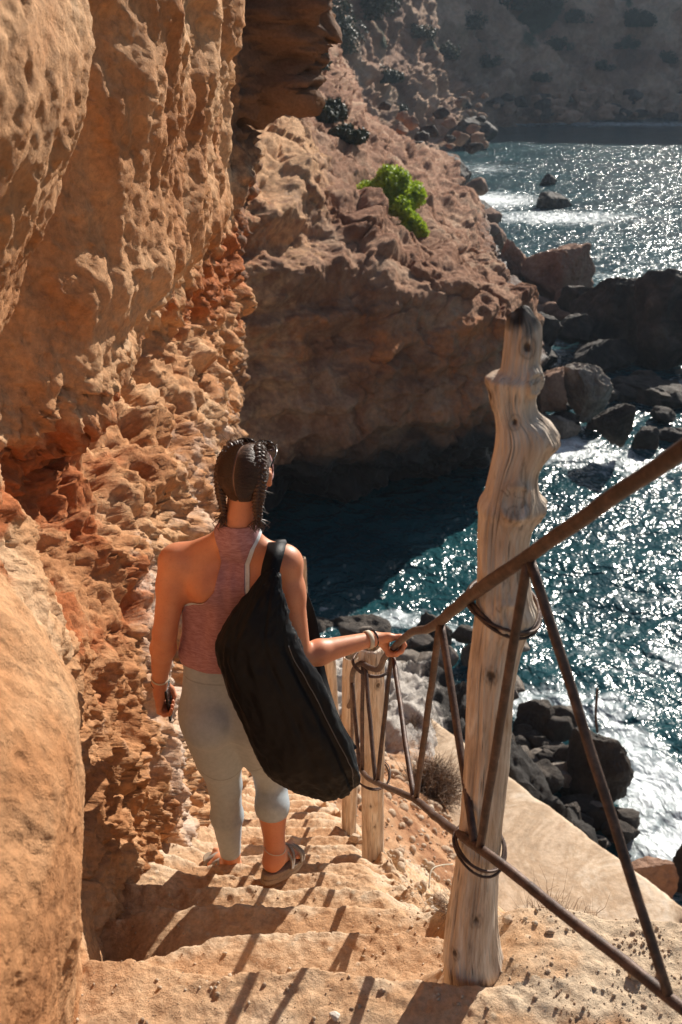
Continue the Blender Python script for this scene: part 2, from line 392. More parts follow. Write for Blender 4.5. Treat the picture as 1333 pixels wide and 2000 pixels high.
# concrete slipway
M_slab, n, b, l = new_mat('weathered_concrete'); v = coords(n)
c = ramp(n, noise(n, v, .9, 6, .7, 1.0), [(.3, (.34, .21, .12)), (.44, (.56, .42, .29)), (.52, (.42, .29, .18)), (.6, (.58, .45, .32)), (.74, (.68, .59, .48))])
c = mix(n, c, ramp(n, noise(n, v, 9, 5, .7), [(.3, .75), (.6, 1.12)]), .8, 'MULTIPLY'); l.new(c, b.inputs['Base Color'])
b.inputs['Roughness'].default_value = .85; l.new(bump(n, noise(n, v, 14, 6, .7), .6, .02), b.inputs['Normal'])
def build_slab():
    c = [W(838, 1395, 12.6), W(985, 1515, 11.3), W(1345, 1785, 8.8), W(1270, 1860, 8.1), W(960, 1790, 7.9), W(850, 1660, 8.8), W(790, 1440, 11.5)]
    P = []
    for a in c: P.append((a[0], a[1]))
    P = np.array(P); m = P.mean(0); z0 = float(np.mean([a[2] for a in c[:4]]))
    ring = []
    for i in range(len(P)):
        a, d = P[i], P[(i+1) % len(P)]
        for t in np.linspace(0, 1, 60)[:-1]: ring.append(a+(d-a)*t)
    ring = np.array(ring); ring += .07*np.stack([fbm(np.c_[ring*2.2, ring[:, :1]*0], 4, gain=.6), fbm(np.c_[ring*2.2+9, ring[:, :1]*0], 4, gain=.6)], -1)
    zt = lambda p: c[1][2]*0+np.array([z0]*len(p))
    rings = []
    for s, dz in ((0.0, 0), (.5, 0), (.93, .0), (.985, -.01), (1.0, -.05), (1.0, -.28), (1.0, -.9)):
        q = m+(ring-m)*s; rings.append(np.c_[q, zt(q)+dz+(0.012*perlin(np.c_[q*1.7, q[:, :1]*0]) if dz > -.02 else 0)])
    V = np.concatenate(rings); F = grid_faces(len(rings), len(ring), True)
    o = mesh_obj('concrete_slipway', V, F[:, ::-1], M_slab, smooth=False)
    base_at(o, (float(m[0]), float(m[1]), z0-.5)); tag(o, 'pale weathered concrete slipway slab sloping beside the dark shore rocks', 'slipway')
    st = W(1205, 1682, 9.9); st[2] = z0
    V, F = tube([st+(0, 0, -.02), st+(0, 0, .10), st+(.0, 0, .11)], [.05, .045, .02], 10)
    o2 = poly_obj('mooring_stub', V, F, M_rust); base_at(o2, tuple(st)); tag(o2, 'small rusty mooring stub on the edge of the concrete slipway', 'mooring stub')
    return z0
M_rust, n, b, l = new_mat('rusty_steel'); v = coords(n)
c = ramp(n, noise(n, v, 35, 5, .7), [(.3, (.035, .022, .018)), (.5, (.085, .048, .034)), (.7, (.17, .10, .07))])
l.new(c, b.inputs['Base Color']); b.inputs['Roughness'].default_value = .55; b.inputs['Metallic'].default_value = .25
l.new(bump(n, noise(n, v, 120, 4, .7), .8, .0015), b.inputs['Normal'])
SZ = build_slab(); print('slab z', SZ)

# ---------------------------------------------------------------- sea
FOAM = []      # (x, y, radius, strength)
def foam_at(px, py, r, s=1.0, ry=None):
    a = (px-666.5)/FPX; b = -(py-1000.0)/FPX
    dy = math.cos(PITCH)+b*math.sin(PITCH); dz = -math.sin(PITCH)+b*math.cos(PITCH); k = -CZ/dz
    FOAM.append((a*k, dy*k, r, ry or r, s))
foam_at(1090, 880, 2.2, 1.0, 1.6); foam_at(1200, 900, 2.0, .8, 1.4); foam_at(1000, 870, 1.5, .8, 1.5); foam_at(1290, 1560, .9, 1.1, 2.0); foam_at(1230, 1450, .8, .9, 1.2)
foam_at(1320, 1650, 1.0, 1.2, 1.4); foam_at(1130, 1390, 1.6, .75, .8); foam_at(1010, 1370, 1.2, .7, .8); foam_at(950, 390, 5, 1.1, 5); foam_at(1080, 425, 7, .9, 3.5); foam_at(930, 330, 6, .6, 6)
foam_at(780, 1215, 1.3, .8, .6); foam_at(640, 1222, 1.3, .5, .5); foam_at(880, 1240, 1.4, .7, .7); foam_at(1060, 240, 16, .7, 7); foam_at(1230, 243, 18, .7, 5); foam_at(1300, 770, 2.4, .7, 2); foam_at(1180, 545, 9, .35, 6)
foam_at(1300, 1290, 2.2, .45, 1.3); foam_at(1250, 1180, 2.2, .35, 1.2)
M_sea, n, b, l = new_mat('sea_water'); v = coords(n)
deep = ramp(n, noise(n, v, .25, 3), [(.35, (.006, .036, .046)), (.65, (.016, .072, .084))])
fo = attr(n, 'foam'); fn = noise(n, coords(n, (1, 1, 1)), 1.6, 8, .72, 1.2)
mm = N(n, 'Math', operation='MULTIPLY_ADD'); l.new(fn, mm.inputs[0]); mm.inputs[1].default_value = 1.5; l.new(fo, mm.inputs[2])
fa = ramp(n, mm.outputs[0], [(1.02/2, 0.0), (1.42/2, 1.0)])
hm = N(n, 'Math', operation='MULTIPLY'); l.new(mm.outputs[0], hm.inputs[0]); hm.inputs[1].default_value = .5
fa = ramp(n, hm.outputs[0], [(.50, 0.0), (.72, 1.0)])
c = mix(n, deep, (.78, .84, .86), fa); l.new(c, b.inputs['Base Color'])
b.inputs['IOR'].default_value = 1.333; b.inputs['Specular IOR Level'].default_value = .6
mr = N(n, 'MapRange'); l.new(fa, mr.inputs[0]); mr.inputs[3].default_value = .16; mr.inputs[4].default_value = .6; l.new(mr.outputs[0], b.inputs['Roughness'])
v2 = coords(n, (1.0, 1.0, 1.0), (0, 0, .5)); v3 = coords(n, (1.3, .8, 1.0), (0, 0, -.4))
nb = bump(n, noise(n, v2, 1.5, 2, .5, .6), 1.0, .23)
nb = bump(n, noise(n, v3, 5.5, 1.5, .5, .5), 1.0, .065, nb)
l.new(nb, b.inputs['Normal'])
def build_sea():
    ny, nx = 900, 560
    y = np.exp(np.linspace(math.log(7), math.log(900), ny)); s = np.linspace(-.55, 1.25, nx)
    Y = y[None, :]+0*s[:, None]; X = s[:, None]*(y[None, :]+4)
    q = np.stack([X, Y, 0*X], -1); fade = np.clip(40/Y, .0, 1)
    z = .16*fbm(q*np.array((.28, .36, 1))+.1, 3)+.075*fbm(q*np.array((.9, 1.2, 1)), 3, ridge=True, off=4.4)*fade+.03*fbm(q*2.9, 2, off=7)*fade**2
    f = 0*X
    for fx, fy, rx, ry, st in FOAM: f = np.maximum(f, st*np.exp(-((X-fx)/rx)**2-((Y-fy)/ry)**2))
    o = mesh_obj('sea', np.stack([X, Y, z], -1).reshape(-1, 3), grid_faces(nx, ny), M_sea, attrs={'foam': f*.62})
    tag(o, kind='structure')
build_sea()

# ---------------------------------------------------------------- headland (lofted profiles, front water line to back water line)
M_head = rock_mat('brown_headland_rock', [(.17, .07, .035), (.28, .13, .068), (.38, .21, .125), (.48, .32, .21)], big=.5, fine=7,
                  alt=(.52, .20, .075), alt_attr='warm', alt2=(.62, .36, .19), alt2_attr='sand', bd=.06, wet=1.9)  # wet band raised above the waterline so it also paints the undercut's shade
M_boul = rock_mat('brown_shore_boulder', [(.16, .085, .055), (.26, .15, .10), (.34, .21, .145), (.42, .28, .20)], big=.6, fine=9, bd=.03)
M_dark = rock_mat('dark_wet_rock', [(.028, .022, .018), (.048, .038, .031), (.085, .066, .052), (.15, .118, .092)], big=1.0, fine=12, bd=.04, rough=.72)
M_grey = rock_mat('grey_shore_rock', [(.10, .08, .065), (.19, .155, .125), (.30, .26, .22), (.42, .38, .33)], big=1.2, fine=12, bd=.03)
M_far = rock_mat('far_cliff_rock', [(.20, .115, .08), (.38, .23, .155), (.54, .37, .26), (.64, .49, .37)], big=.09, fine=1.2, bd=.35,
                 alt=(.08, .095, .06), alt_attr='scrub', rough=.95)
def loft(rows, nu, nv):
    """rows: stations of equal length lists of world points -> smooth (nu, nv, 3)"""
    A = np.array([spline(r, nv) for r in rows])
    B = np.stack([spline(A[:, j], nu) for j in range(nv)], 1)
    return B
def build_headland():
    rows = [
     [W(330, 1010, 22)-(0,0,.8), W(330, 1000, 22), W(330, 900, 21.5), W(330, 720, 21), W(330, 560, 21), W(340, 380, 22), W(380, 200, 25), W(430, 100, 33), W(500, 40, 48), W(560, 0, 66), W(560, 30, 95)],
     [W(450, 1012, 23.3)-(0,0,.8), W(450, 1000, 23.5), W(440, 900, 22.3), W(440, 720, 21.8), W(455, 565, 22), W(460, 380, 23.5), W(480, 275, 28), W(515, 225, 34), W(570, 120, 45), W(610, 60, 62), W(660, 120, 95)],
     [W(620, 1000, 26)-(0,0,.8), W(620, 985, 25.5), W(600, 890, 23.3), W(590, 720, 22.8), W(600, 560, 23.6), W(610, 430, 26), W(590, 330, 30), W(590, 245, 36), W(620, 190, 46), W(660, 190, 60), W(740, 262, 92)],
     [W(780, 975, 27)-(0,0,.8), W(780, 960, 26.5), W(740, 850, 24.2), W(730, 720, 23.8), W(750, 590, 24.6), W(740, 500, 27.5), W(690, 400, 32), W(660, 300, 39), W(700, 290, 49), W(760, 290, 60), W(840, 300, 80)],
     [W(880, 958, 28)-(0,0,.8), W(880, 940, 27.5), W(870, 850, 25.6), W(880, 720, 25.3), W(890, 610, 26), W(880, 545, 28), W(800, 470, 32), W(760, 400, 37), W(800, 380, 45), W(830, 350, 58), W(880, 330, 74)],
     [W(950, 935, 29)-(0,0,.8), W(955, 915, 28.5), W(965, 820, 27), W(985, 700, 26.6), W(985, 622, 27), W(950, 570, 28.5), W(900, 520, 32), W(850, 470, 37), W(880, 460, 43), W(920, 440, 50), W(940, 420, 58)],
     [W(975, 925, 31)-(0,0,.8), W(985, 890, 31), W(1005, 790, 29), W(1015, 690, 28.5), W(1010, 625, 29), W(980, 585, 31), W(940, 545, 34), W(900, 520, 38), W(930, 520, 42), W(970, 520, 46), W(990, 500, 52)],
     [W(1010, 870, 33.5)-(0,0,.8), W(1020, 840, 34), W(1035, 780, 33), W(1035, 710, 33), W(1030, 660, 33), W(1010, 625, 34), W(985, 600, 36), W(980, 590, 38), W(990, 590, 41), W(1000, 600, 43), W(1010, 620, 45)],
    ]
    nu, nv = 560, 620
    P = loft(rows, nu, nv); n = grid_normals(P); n = np.where((n[..., 1:2] > .3) & (n[..., 2:] < 0), -n, n)
    if n[nu//2, nv//5, 1] > 0: n = -n
    Q = P.copy(); v = np.linspace(0, 1, nv)[None, :]+0*P[..., 0]
    f1 = fbm(Q*.22, 4, off=1.0); f2 = fbm(Q*np.array((.7, .7, 1.3)), 5, off=2.5); rd = fbm(Q*.55, 4, ridge=True, off=7.5)
    w1, w2, c = worley(Q*np.array((.55, .55, .9))+.5*f2[..., None]); v1, v2, c2 = worley(Q*1.7+.4*f2[..., None])
    strat = perlin(np.stack([Q[..., 0]*.1, Q[..., 1]*.1, Q[..., 2]*2.2+1.3*f1], -1))
    face = sstep(.42, .34, v)
    cave = face*sstep(3.2, .8, P[..., 2])
    d = 1.1*f1+(.18+.32*face)*f2+(.15+.19*face)*(rd-.3)+.16*strat-.15*sstep(.12, .0, w2-w1)*sstep(-.2, .3, f1)+.22*strat*face+(1-face)*(.30*(c-.5)+.15*np.minimum(w2-w1, .4)+.06*(c2-.5)+.95*(fbm(np.stack([Q[..., 0]*.26+Q[..., 2]*.2, Q[..., 1]*.12, Q[..., 2]*.5], -1), 6, gain=.46, ridge=True, off=51.0)-.3)+.10*fbm(Q*np.array((1.6, 1.1, 1.6)), 5, gain=.6, off=57))
    d = d-cave*(1.7*np.clip(fbm(Q*np.array((.6, .6, .2)), 3, off=12)+.25, 0, 1)-.25)
    P = P+n*d[..., None]
    grey = sstep(.2, .6, c)*(1-face)
    warm = np.clip(.55*sstep(3.5, 5.5, P[..., 2])*face*(.6+f2)+.35*sstep(.0, .4, f1)*face+.65*np.exp(-((P[..., 0]+3.2)/1.9)**2)*sstep(6, 8, P[..., 2]), 0, 1)
    sc_ = W(505, 262, 29.0); sand = np.clip(1.15*np.exp(-((P[..., 0]-sc_[0])/1.7)**2-((P[..., 1]-sc_[1])/6.0)**2)+.25*f2, 0, 1)
    F = grid_faces(nu, nv)
    o = mesh_obj('headland', P.reshape(-1, 3), F, M_head, attrs={'warm': warm, 'sand': sand}); tag(o, kind='structure')
    return P
HEAD = build_headland()

def build_far():
    """the dark cliff across the bay and the shaded flank joining it to the headland"""
    rows = []
    for (xw, yw, h) in [(-95, 62, 42), (-40, 66, 40), (-12, 74, 34), (2, 92, 44), (10, 118, 48), (26, 146, 50), (60, 158, 52), (110, 152, 52), (190, 140, 50), (300, 120, 46)]:
        out = np.array((xw, yw, 0.0)); back = np.array((-.12, 1.0, 0)) if xw > -20 else np.array((-.5, .8, 0))
        back /= np.linalg.norm(back)
        r = [out-back*3+(0, 0, -2.5), out+(0, 0, .3), out+back*4+(0, 0, 4), out+back*10+(0, 0, 8), out+back*18+(0, 0, 17.5), out+back*28+(0, 0, 30), out+back*40+(0, 0, h), out+back*80+(0, 0, h+6), out+back*200+(0, 0, h+10)]
        rows.append(r)
    nu, nv = 760, 420
    P = loft(rows, nu, nv); n = grid_normals(P)
    if n[nu//2, nv//3, 1] > 0: n = -n
    Q = P.copy(); f1 = fbm(Q*.05, 4, off=3); f2 = fbm(Q*.16, 5, off=5); g = fbm(Q*.25, 4, ridge=True, off=8)
    w1, w2, c = worley(Q*.30+.4*f2[..., None]); v1, v2, c2 = worley(Q*.75)
    low = sstep(11, 5, P[..., 2])
    d = 3.2*f1+1.8*f2+1.6*(g-.3)+low*(1.5*(c-.5)+1.0*np.minimum(w2-w1, .4)+.7*(c2-.5))+.25*(c2-.5)
    P = P+n*d[..., None]
    scrub = np.clip(sstep(.05, .45, fbm(Q*.11, 4, off=11))*sstep(7, 12, P[..., 2])*.9, 0, 1)
    o = mesh_obj('far_cliff', P.reshape(-1, 3), grid_faces(nu, nv), M_far, attrs={'scrub': scrub}); tag(o, kind='structure')
    return P
FAR = build_far()
# ================================================================ the walker
import openvdb
def cone(P, a, b, ra, rb, sc_=None):
    a = np.asarray(a, np.float32); b = np.asarray(b, np.float32)
    q = P
    if sc_ is not None: q = P*sc_; a = a*sc_; b = b*sc_
    ab = b-a; t = np.clip(((q-a)@ab)/max(float(ab@ab), 1e-9), 0, 1)
    d = np.linalg.norm(q-a-t[..., None]*ab, axis=-1)-(ra+(rb-ra)*t)
    return d
def smin(a, b, k):
    h = np.clip(.5+.5*(b-a)/k, 0, 1); return b+(a-b)*h-k*h*(1-h)
class SDF:
    def __init__(s): s.pr = []
    def add(s, a, b, ra, rb, k=.02, scale=None, sub=False, tagname='trunk'):
        s.pr.append((np.array(a, float), np.array(b, float), ra, rb, k, None if scale is None else np.array(scale, np.float32), sub, tagname))
    def ball(s, c, r, **k): s.add(c, np.array(c)+(0, 0, 1e-4), r, r, **k)
    def chain(s, pts, rad, **k):
        for i in range(len(pts)-1): s.add(pts[i], pts[i+1], rad[i], rad[i+1], **k)
    def eval_at(s, P, tagname=None):
        P = P.astype(np.float32); f = np.full(P.shape[:-1], .5, np.float32)
        for a, b, ra, rb, k, sc_, sub, tg in s.pr:
            if tagname and tg != tagname: continue
            if sub: continue
            f = smin(f, cone(P, a, b, ra, rb, sc_), k)
        return f
    def mesh(s, vox):
        lo = np.min([np.minimum(p[0], p[1])-max(p[2], p[3])*1.3 for p in s.pr], 0)-.03
        hi = np.max([np.maximum(p[0], p[1])+max(p[2], p[3])*1.3 for p in s.pr], 0)+.03
        n = np.ceil((hi-lo)/vox).astype(int)+1
        ax = [(lo[i]+vox*np.arange(n[i])).astype(np.float32) for i in range(3)]
        F = np.full(tuple(n), .5, np.float32)
        for a, b, ra, rb, k, sc_, sub, tg in s.pr:
            m = max(ra, rb)*1.35+2*k+.02
            l_ = np.minimum(a, b)-m; h_ = np.maximum(a, b)+m
            i0 = np.clip(((l_-lo)/vox).astype(int), 0, n); i1 = np.clip(((h_-lo)/vox).astype(int)+1, 0, n)
            sl = tuple(slice(i0[i], i1[i]) for i in range(3))
            G = np.stack(np.meshgrid(*[ax[i][sl[i]] for i in range(3)], indexing='ij'), -1)
            d = cone(G, a, b, ra, rb, sc_)
            F[sl] = -smin(-F[sl], d, k) if sub else smin(F[sl], d, k)
        F = np.clip(F, -3*vox, 3*vox)
        g = openvdb.FloatGrid(background=3*vox); g.copyFromArray(F.astype(float)); g.transform = openvdb.createLinearTransform(voxelSize=vox)
        pts, quads = g.convertToQuads(0.0)
        V = np.asarray(pts, float)+lo; Q = np.asarray(quads, np.int64)
        # orient outwards
        tri = V[Q[:, 0]], V[Q[:, 1]], V[Q[:, 2]]
        vol = np.einsum('ij,ij->i', tri[0], np.cross(tri[1]-tri[0], tri[2]-tri[0])).sum()
        c = V.mean(0); nrm = np.cross(tri[1]-tri[0], tri[2]-tri[0])
        if np.einsum('ij,ij->i', nrm, tri[0]-c).sum() < 0: Q = Q[:, ::-1]
        return V, Q
def vert_normals(V, F):
    a, b, c = V[F[:, 0]], V[F[:, 1]], V[F[:, 2]]; n = np.cross(b-a, c-a); N_ = np.zeros_like(V)
    for k in range(F.shape[1]): np.add.at(N_, F[:, k], n)
    return N_/np.maximum(np.linalg.norm(N_, axis=1, keepdims=True), 1e-12)
def smooth_mesh(V, F, it=3, lam=.5):
    for _ in range(it):
        S = np.zeros_like(V); C = np.zeros(len(V))
        for k in range(F.shape[1]):
            i, j = F[:, k], F[:, (k+1) % F.shape[1]]
            np.add.at(S, i, V[j]); np.add.at(C, i, 1)
        V = V+(S/np.maximum(C, 1)[:, None]-V)*lam
    return V
def clip_region(V, Q, g, extra=()):
    """part of the quad mesh where g>0, cut cleanly along g=0"""
    T = np.concatenate([Q[:, [0, 1, 2]], Q[:, [0, 2, 3]]]); V = list(map(tuple, V)); E = [list(e) for e in extra]; out = []; cut = {}
    keep = (g[T] > 0).sum(1); 
    def mid(i, j):
        key = (i, j) if i < j else (j, i)
        if key not in cut:
            t = g[i]/(g[i]-g[j]); a, b = V[i], V[j]
            V.append(tuple(a[k]+(b[k]-a[k])*t for k in range(3))); cut[key] = len(V)-1
            for e in E: e.append(e[i]+(e[j]-e[i])*t)
        return cut[key]
    for t_, kp in zip(T, keep):
        if kp == 0: continue
        if kp == 3: out.append((int(t_[0]), int(t_[1]), int(t_[2]))); continue
        poly = []
        for k in range(3):
            i, j = int(t_[k]), int(t_[(k+1) % 3])
            if g[i] > 0: poly.append(i)
            if (g[i] > 0) != (g[j] > 0): poly.append(mid(i, j))
        for k in range(1, len(poly)-1): out.append((poly[0], poly[k], poly[k+1]))
    out = np.array(out); used = np.unique(out); re = -np.ones(len(V), int); re[used] = np.arange(len(used))
    return np.array(V)[used], re[out], [np.array(e)[used] for e in E]

# joints
hd = W(482, 925, 2.50); neck = W(463, 1030, 2.465); 
shL = W(345, 1092, 2.49); shR = W(556, 1094, 2.47); elL = W(322, 1238, 2.45); wrL = W(312, 1332, 2.53)
elR = W(585, 1284, 2.41); wrR = W(722, 1249, 2.52)
chest = W(452, 1150, 2.50); waist = W(436, 1290, 2.50); pelv = W(452, 1375, 2.50)
hipL = W(412, 1385, 2.50); hipR = W(503, 1385, 2.51); knL = W(440, 1534, 2.60); anL = W(453, 1690, 2.715)
knR = W(530, 1518, 2.60); anR = W(538, 1672, 2.475)
STEP_R = CZ-stair_drop(2.50); STEP_L = CZ-stair_drop(2.88)
B = SDF()
up = np.array((0, 0, 1.0)); X_ = np.array((1.0, 0, 0)); Y_ = np.array((0, 1.0, 0))
TS = (1, 1.35, 1)
# trunk
B.add(chest+(-.055, .01, .02), waist+(-.03, 0, .03), .088, .078, k=.04, scale=TS); B.add(chest+(.055, .01, .02), waist+(.03, 0, .03), .088, .078, k=.04, scale=TS)
B.add(waist+(-.03, 0, .03), pelv+(-.055, .005, 0), .078, .098, k=.04, scale=(1, 1.2, 1)); B.add(waist+(.03, 0, .03), pelv+(.055, .005, 0), .078, .098, k=.04, scale=(1, 1.2, 1))
B.add(shL+(.05, .01, -.035), shR+(-.05, .01, -.035), .055, .055, k=.05, scale=(1, 1.1, 1))
B.add(neck+(0, .01, -.03), shL+(.03, .005, .0), .038, .036, k=.05); B.add(neck+(0, .01, -.03), shR+(-.03, .005, .0), .038, .036, k=.05)
for sx in (-1, 1):
    B.ball(chest+(sx*.065, -.052, .035), .045, k=.05)            # shoulder blades
    B.ball(chest+(sx*.072, .085, -.01), .058, k=.03)             # bust
    B.add(chest+(sx*.018, -.064, .05), waist+(sx*.022, -.052, 0), .022, .022, k=.03)
B.ball(hipL+(.002, -.060, -.005), .082, k=.035, tagname='leg'); B.ball(hipR+(-.005, -.056, -.005), .082, k=.035, tagname='leg')
# legs
for h, kn, an, sd in ((hipL, knL, anL, -1), (hipR, knR, anR, 1)):
    B.add(h+(0, .0, -.02), kn, .094, .052, k=.03, tagname='leg')
    B.add(h+(0, .01, -.08), h+(kn-h)*.6, .082, .070, k=.03, tagname='leg')
    c1 = kn+(an-kn)*.32+(0, -.014, 0)
    B.add(kn, c1, .050, .051, k=.02, tagname='leg'); B.add(c1, an+(an-kn)*-.12+(0, -.004, 0), .051, .031, k=.02, tagname='leg'); B.add(an+(kn-an)*.14, an, .031, .030, k=.02, tagname='leg')
# neck and head
HA = R(16); cs, sn = math.cos(HA), math.sin(HA)                   # head turned a little to the right
hf = np.array((sn, cs, -.12)); hf /= np.linalg.norm(hf); hr = np.array((cs, -sn, 0)); hu = np.cross(hr, hf)
HS = .87
def H(r, f, u): return hd+(hr*r+hf*f+hu*u)*HS
B.add(neck+(0, .012, -.04), H(0, -.012, -.045), .047, .043, k=.03)
B.add(H(0, -.022, .012), H(0, .03, .014), .072*HS, .070*HS, k=.03); B.ball(H(0, -.035, .02), .064*HS, k=.03)
B.add(H(0, .03, -.02), H(0, .065, -.075), .056*HS, .030*HS, k=.03)
B.add(H(0, .098, .0), H(0, .112, -.028), .008*HS, .012*HS, k=.012)      # nose
B.ball(H(.0, .093, -.056), .013*HS, k=.012); B.ball(H(0, .088, -.085), .016*HS, k=.015)
for sx in (-1, 1):
    B.ball(H(sx*.030, .108, .006), .012*HS, k=.012, sub=True); B.ball(H(sx*.036, .080, -.022), .022*HS, k=.02)
    e = H(sx*.074, .004, -.012)
    B.add(e+hu*.015+hf*-.004, e-hu*.013+hf*.002, .012, .0085, k=.006); B.ball(e+hr*sx*.013+hf*.006, .0075, k=.006, sub=True)
# arms
def arm(sh, el, wr, tg):
    B.ball(sh+(0, 0, -.006), .050, k=.03, tagname=tg); B.add(sh+(0, 0, -.02), sh+(el-sh)*.35, .047, .044, k=.025, tagname=tg)
    B.add(sh+(el-sh)*.3, el, .044, .034, k=.02, tagname=tg); m = el+(wr-el)*.28
    B.add(el, m, .034, .037, k=.015, tagname=tg); B.add(m, wr, .037, .0225, k=.015, tagname=tg)
arm(shL, elL, wrL, 'arm'); arm(shR, elR, wrR, 'arm')
# right hand on the rail
RAILC = W(773, 1262, 2.53)
RD = np.array((-.06, 1.0, -.68)); RD /= np.linalg.norm(RD)
ru = np.cross(RD, up); ru /= np.linalg.norm(ru); rv = np.cross(ru, RD)
mcp = []
for i, (o, s_) in enumerate(((-.028, .86), (-.010, 1.0), (.009, 1.02), (.028, .94))):
    c = RAILC+RD*o
    pt = [c+(math.cos(R(a))*ru+math.sin(R(a))*rv)*r for a, r in ((128, .034), (60, .031), (2, .0245), (-50, .0225), (-88, .0215))]
    mcp.append(pt[0]); B.chain(pt, [.0105*s_, .0092*s_, .0085*s_, .008*s_, .0072*s_], k=.005, tagname='arm')
for m in mcp: B.add(wrR+(m-wrR)*.15, m, .017, .0115, k=.014, tagname='arm')
th = [wrR+(.020, .016, -.006), RAILC+RD*.030-ru*.030+rv*.004, RAILC+RD*.036-ru*.018-rv*.021, RAILC+RD*.030+ru*.004-rv*.027]
B.chain(th, [.015, .0125, .0095, .008], k=.008, tagname='arm')
# left hand round the phone
pd = np.array((.03, .10, -1.0)); pd /= np.linalg.norm(pd); PHC = wrL+pd*.085+(.018, .012, 0)
pn = np.cross(pd, Y_); pn /= np.linalg.norm(pn)                # phone thickness direction (towards x)
if pn[0] < 0: pn = -pn
pw = np.cross(pd, pn); pw = pw if pw[1] > 0 else -pw
palm = wrL+pd*.05
B.add(wrL, palm-pn*.004, .022, .022, k=.014, scale=None, tagname='arm')
for i, (o, s_) in enumerate(((-.027, .88), (-.009, 1.0), (.009, 1.02), (.026, .94))):
    m0 = wrL+pd*.072+pw*o-pn*.006
    B.add(wrL+pd*.02+pw*o*.5, m0, .014, .0115, k=.012, tagname='arm')
    B.chain([m0, m0+pd*.026-pn*.004, m0+pd*.040+pn*.012, m0+pd*.036+pn*.030, m0+pd*.018+pn*.036], [.0105*s_, .0092*s_, .0085*s_, .008*s_, .0072*s_], k=.005, tagname='arm')
B.chain([wrL+pd*.020+pw*.018, wrL+pd*.045+pw*.040+pn*.008, wrL+pd*.068+pw*.043+pn*.022, wrL+pd*.086+pw*.034+pn*.032], [.015, .0125, .010, .008], k=.008, tagname='arm')
# feet
def foot(an, yaw, floor, sole, sd, lift=0.0):
    d = np.array((math.sin(yaw), math.cos(yaw), -lift)); d /= np.linalg.norm(d); la = np.array((math.cos(yaw), -math.sin(yaw), 0)); f0 = floor+sole
    un = np.cross(la, d); un = un if un[2] > 0 else -un
    def G(f, l_, h): return np.array((an[0], an[1], f0))+d*f+la*l_+un*h
    B.add(an, G(-.030, 0, .030), .030, .029, k=.02, tagname='leg'); B.add(G(-.03, 0, .030), G(.08, 0, .022), .028, .020, k=.02, tagname='leg')
    B.add(an+(0, 0, -.0), G(.09, -.012*sd, .026), .027, .020, k=.025, tagname='leg')
    B.add(G(.105, -.022*sd, .018), G(.10, .026*sd, .015), .019, .015, k=.015, tagname='leg')
    for i in range(5):
        l_ = (-.030+.0155*i)*sd; f = .150-.006*i-.0022*i*i; r = .0125 if i == 0 else .0088-.0006*i
        B.chain([G(.105, l_*.9, .016), G(f-.018, l_, .020), G(f, l_, .012)], [r, r, r], k=.004, tagname='leg')
    return G, d, la
GR = foot(anR, R(30), STEP_R+.004, .036, 1, .34); GL = foot(anL, R(-42), STEP_L, .030, -1)
V, Q = B.mesh(.0044); V = smooth_mesh(V, Q, 2, .5); NV = vert_normals(V, Q)
print('body', len(V), 'stature', V[:, 2].max()-V[:, 2].min())

M_skin, n, b, l = new_mat('sunlit_skin'); v = coords(n)
c = ramp(n, noise(n, v, 9, 4, .6), [(.3, (.56, .20, .095)), (.7, (.68, .30, .16))]); c = mix(n, c, ramp(n, noise(n, v, 170, 3, .7), [(.28, .70), (.42, 1.0), (.7, 1.06)]), .5, 'MULTIPLY'); l.new(c, b.inputs['Base Color'])
b.inputs['Roughness'].default_value = .48; b.inputs['Subsurface Weight'].default_value = .12; b.inputs['Subsurface Radius'].default_value = (1, .25, .1); b.inputs['Subsurface Scale'].default_value = .012
l.new(bump(n, noise(n, v, 260, 3, .6), .25, .001), b.inputs['Normal'])
def fabric(name, c1, c2, sc_, rough=.85, bs=.25, bd=.001, stretch=(1, 1, 1), seam=None):
    m, n, b, l = new_mat(name); v = coords(n, stretch)
    c = ramp(n, noise(n, v, sc_, 5, .75), [(.35, c1), (.65, c2)])
    if seam is not None: c = mix(n, c, seam, attr(n, 'seam'))
    l.new(c, b.inputs['Base Color']); b.inputs['Roughness'].default_value = rough; b.inputs['Sheen Weight'].default_value = .12
    l.new(bump(n, noise(n, v, sc_*1.3, 3, .6), bs, bd), b.inputs['Normal']); return m
M_top = fabric('heather_pink_jersey', (.30, .125, .13), (.50, .27, .28), 130, stretch=(.35, .35, 1.6), bs=.35)
M_leg = fabric('grey_leggings', (.33, .39, .43), (.41, .47, .51), 60, rough=.62, seam=(.13, .13, .13))
M_bra = fabric('pale_bra', (.60, .64, .66), (.72, .75, .76), 90)
M_bag, n, b, l = new_mat('black_bag_cloth'); v = coords(n)
l.new(ramp(n, noise(n, v, 70, 4), [(.3, (.002, .0023, .0035)), (.7, (.004, .0045, .0065))]), b.inputs['Base Color']); b.inputs['Roughness'].default_value = .55; b.inputs['Specular IOR Level'].default_value = .18
l.new(bump(n, noise(n, v, 420, 2), .35, .0006, bump(n, noise(n, v, 14, 4, .6, .7), .5, .006)), b.inputs['Normal'])
M_hair, n, b, l = new_mat('dark_brown_hair'); v = coords(n)
l.new(ramp(n, noise(n, v, 330, 3), [(.3, (.028, .013, .008)), (.7, (.105, .052, .028))]), b.inputs['Base Color']); b.inputs['Roughness'].default_value = .42
M_sand = fabric('taupe_sandal', (.20, .15, .11), (.30, .23, .17), 80, rough=.7)
M_sole = fabric('cork_sole', (.24, .17, .11), (.34, .25, .17), 120, rough=.85)
M_pale = fabric('pale_band', (.55, .48, .36), (.66, .58, .45), 60)
M_black, n, b, l = new_mat('glossy_black'); b.inputs['Base Color'].default_value = (.012, .011, .011, 1); b.inputs['Roughness'].default_value = .2
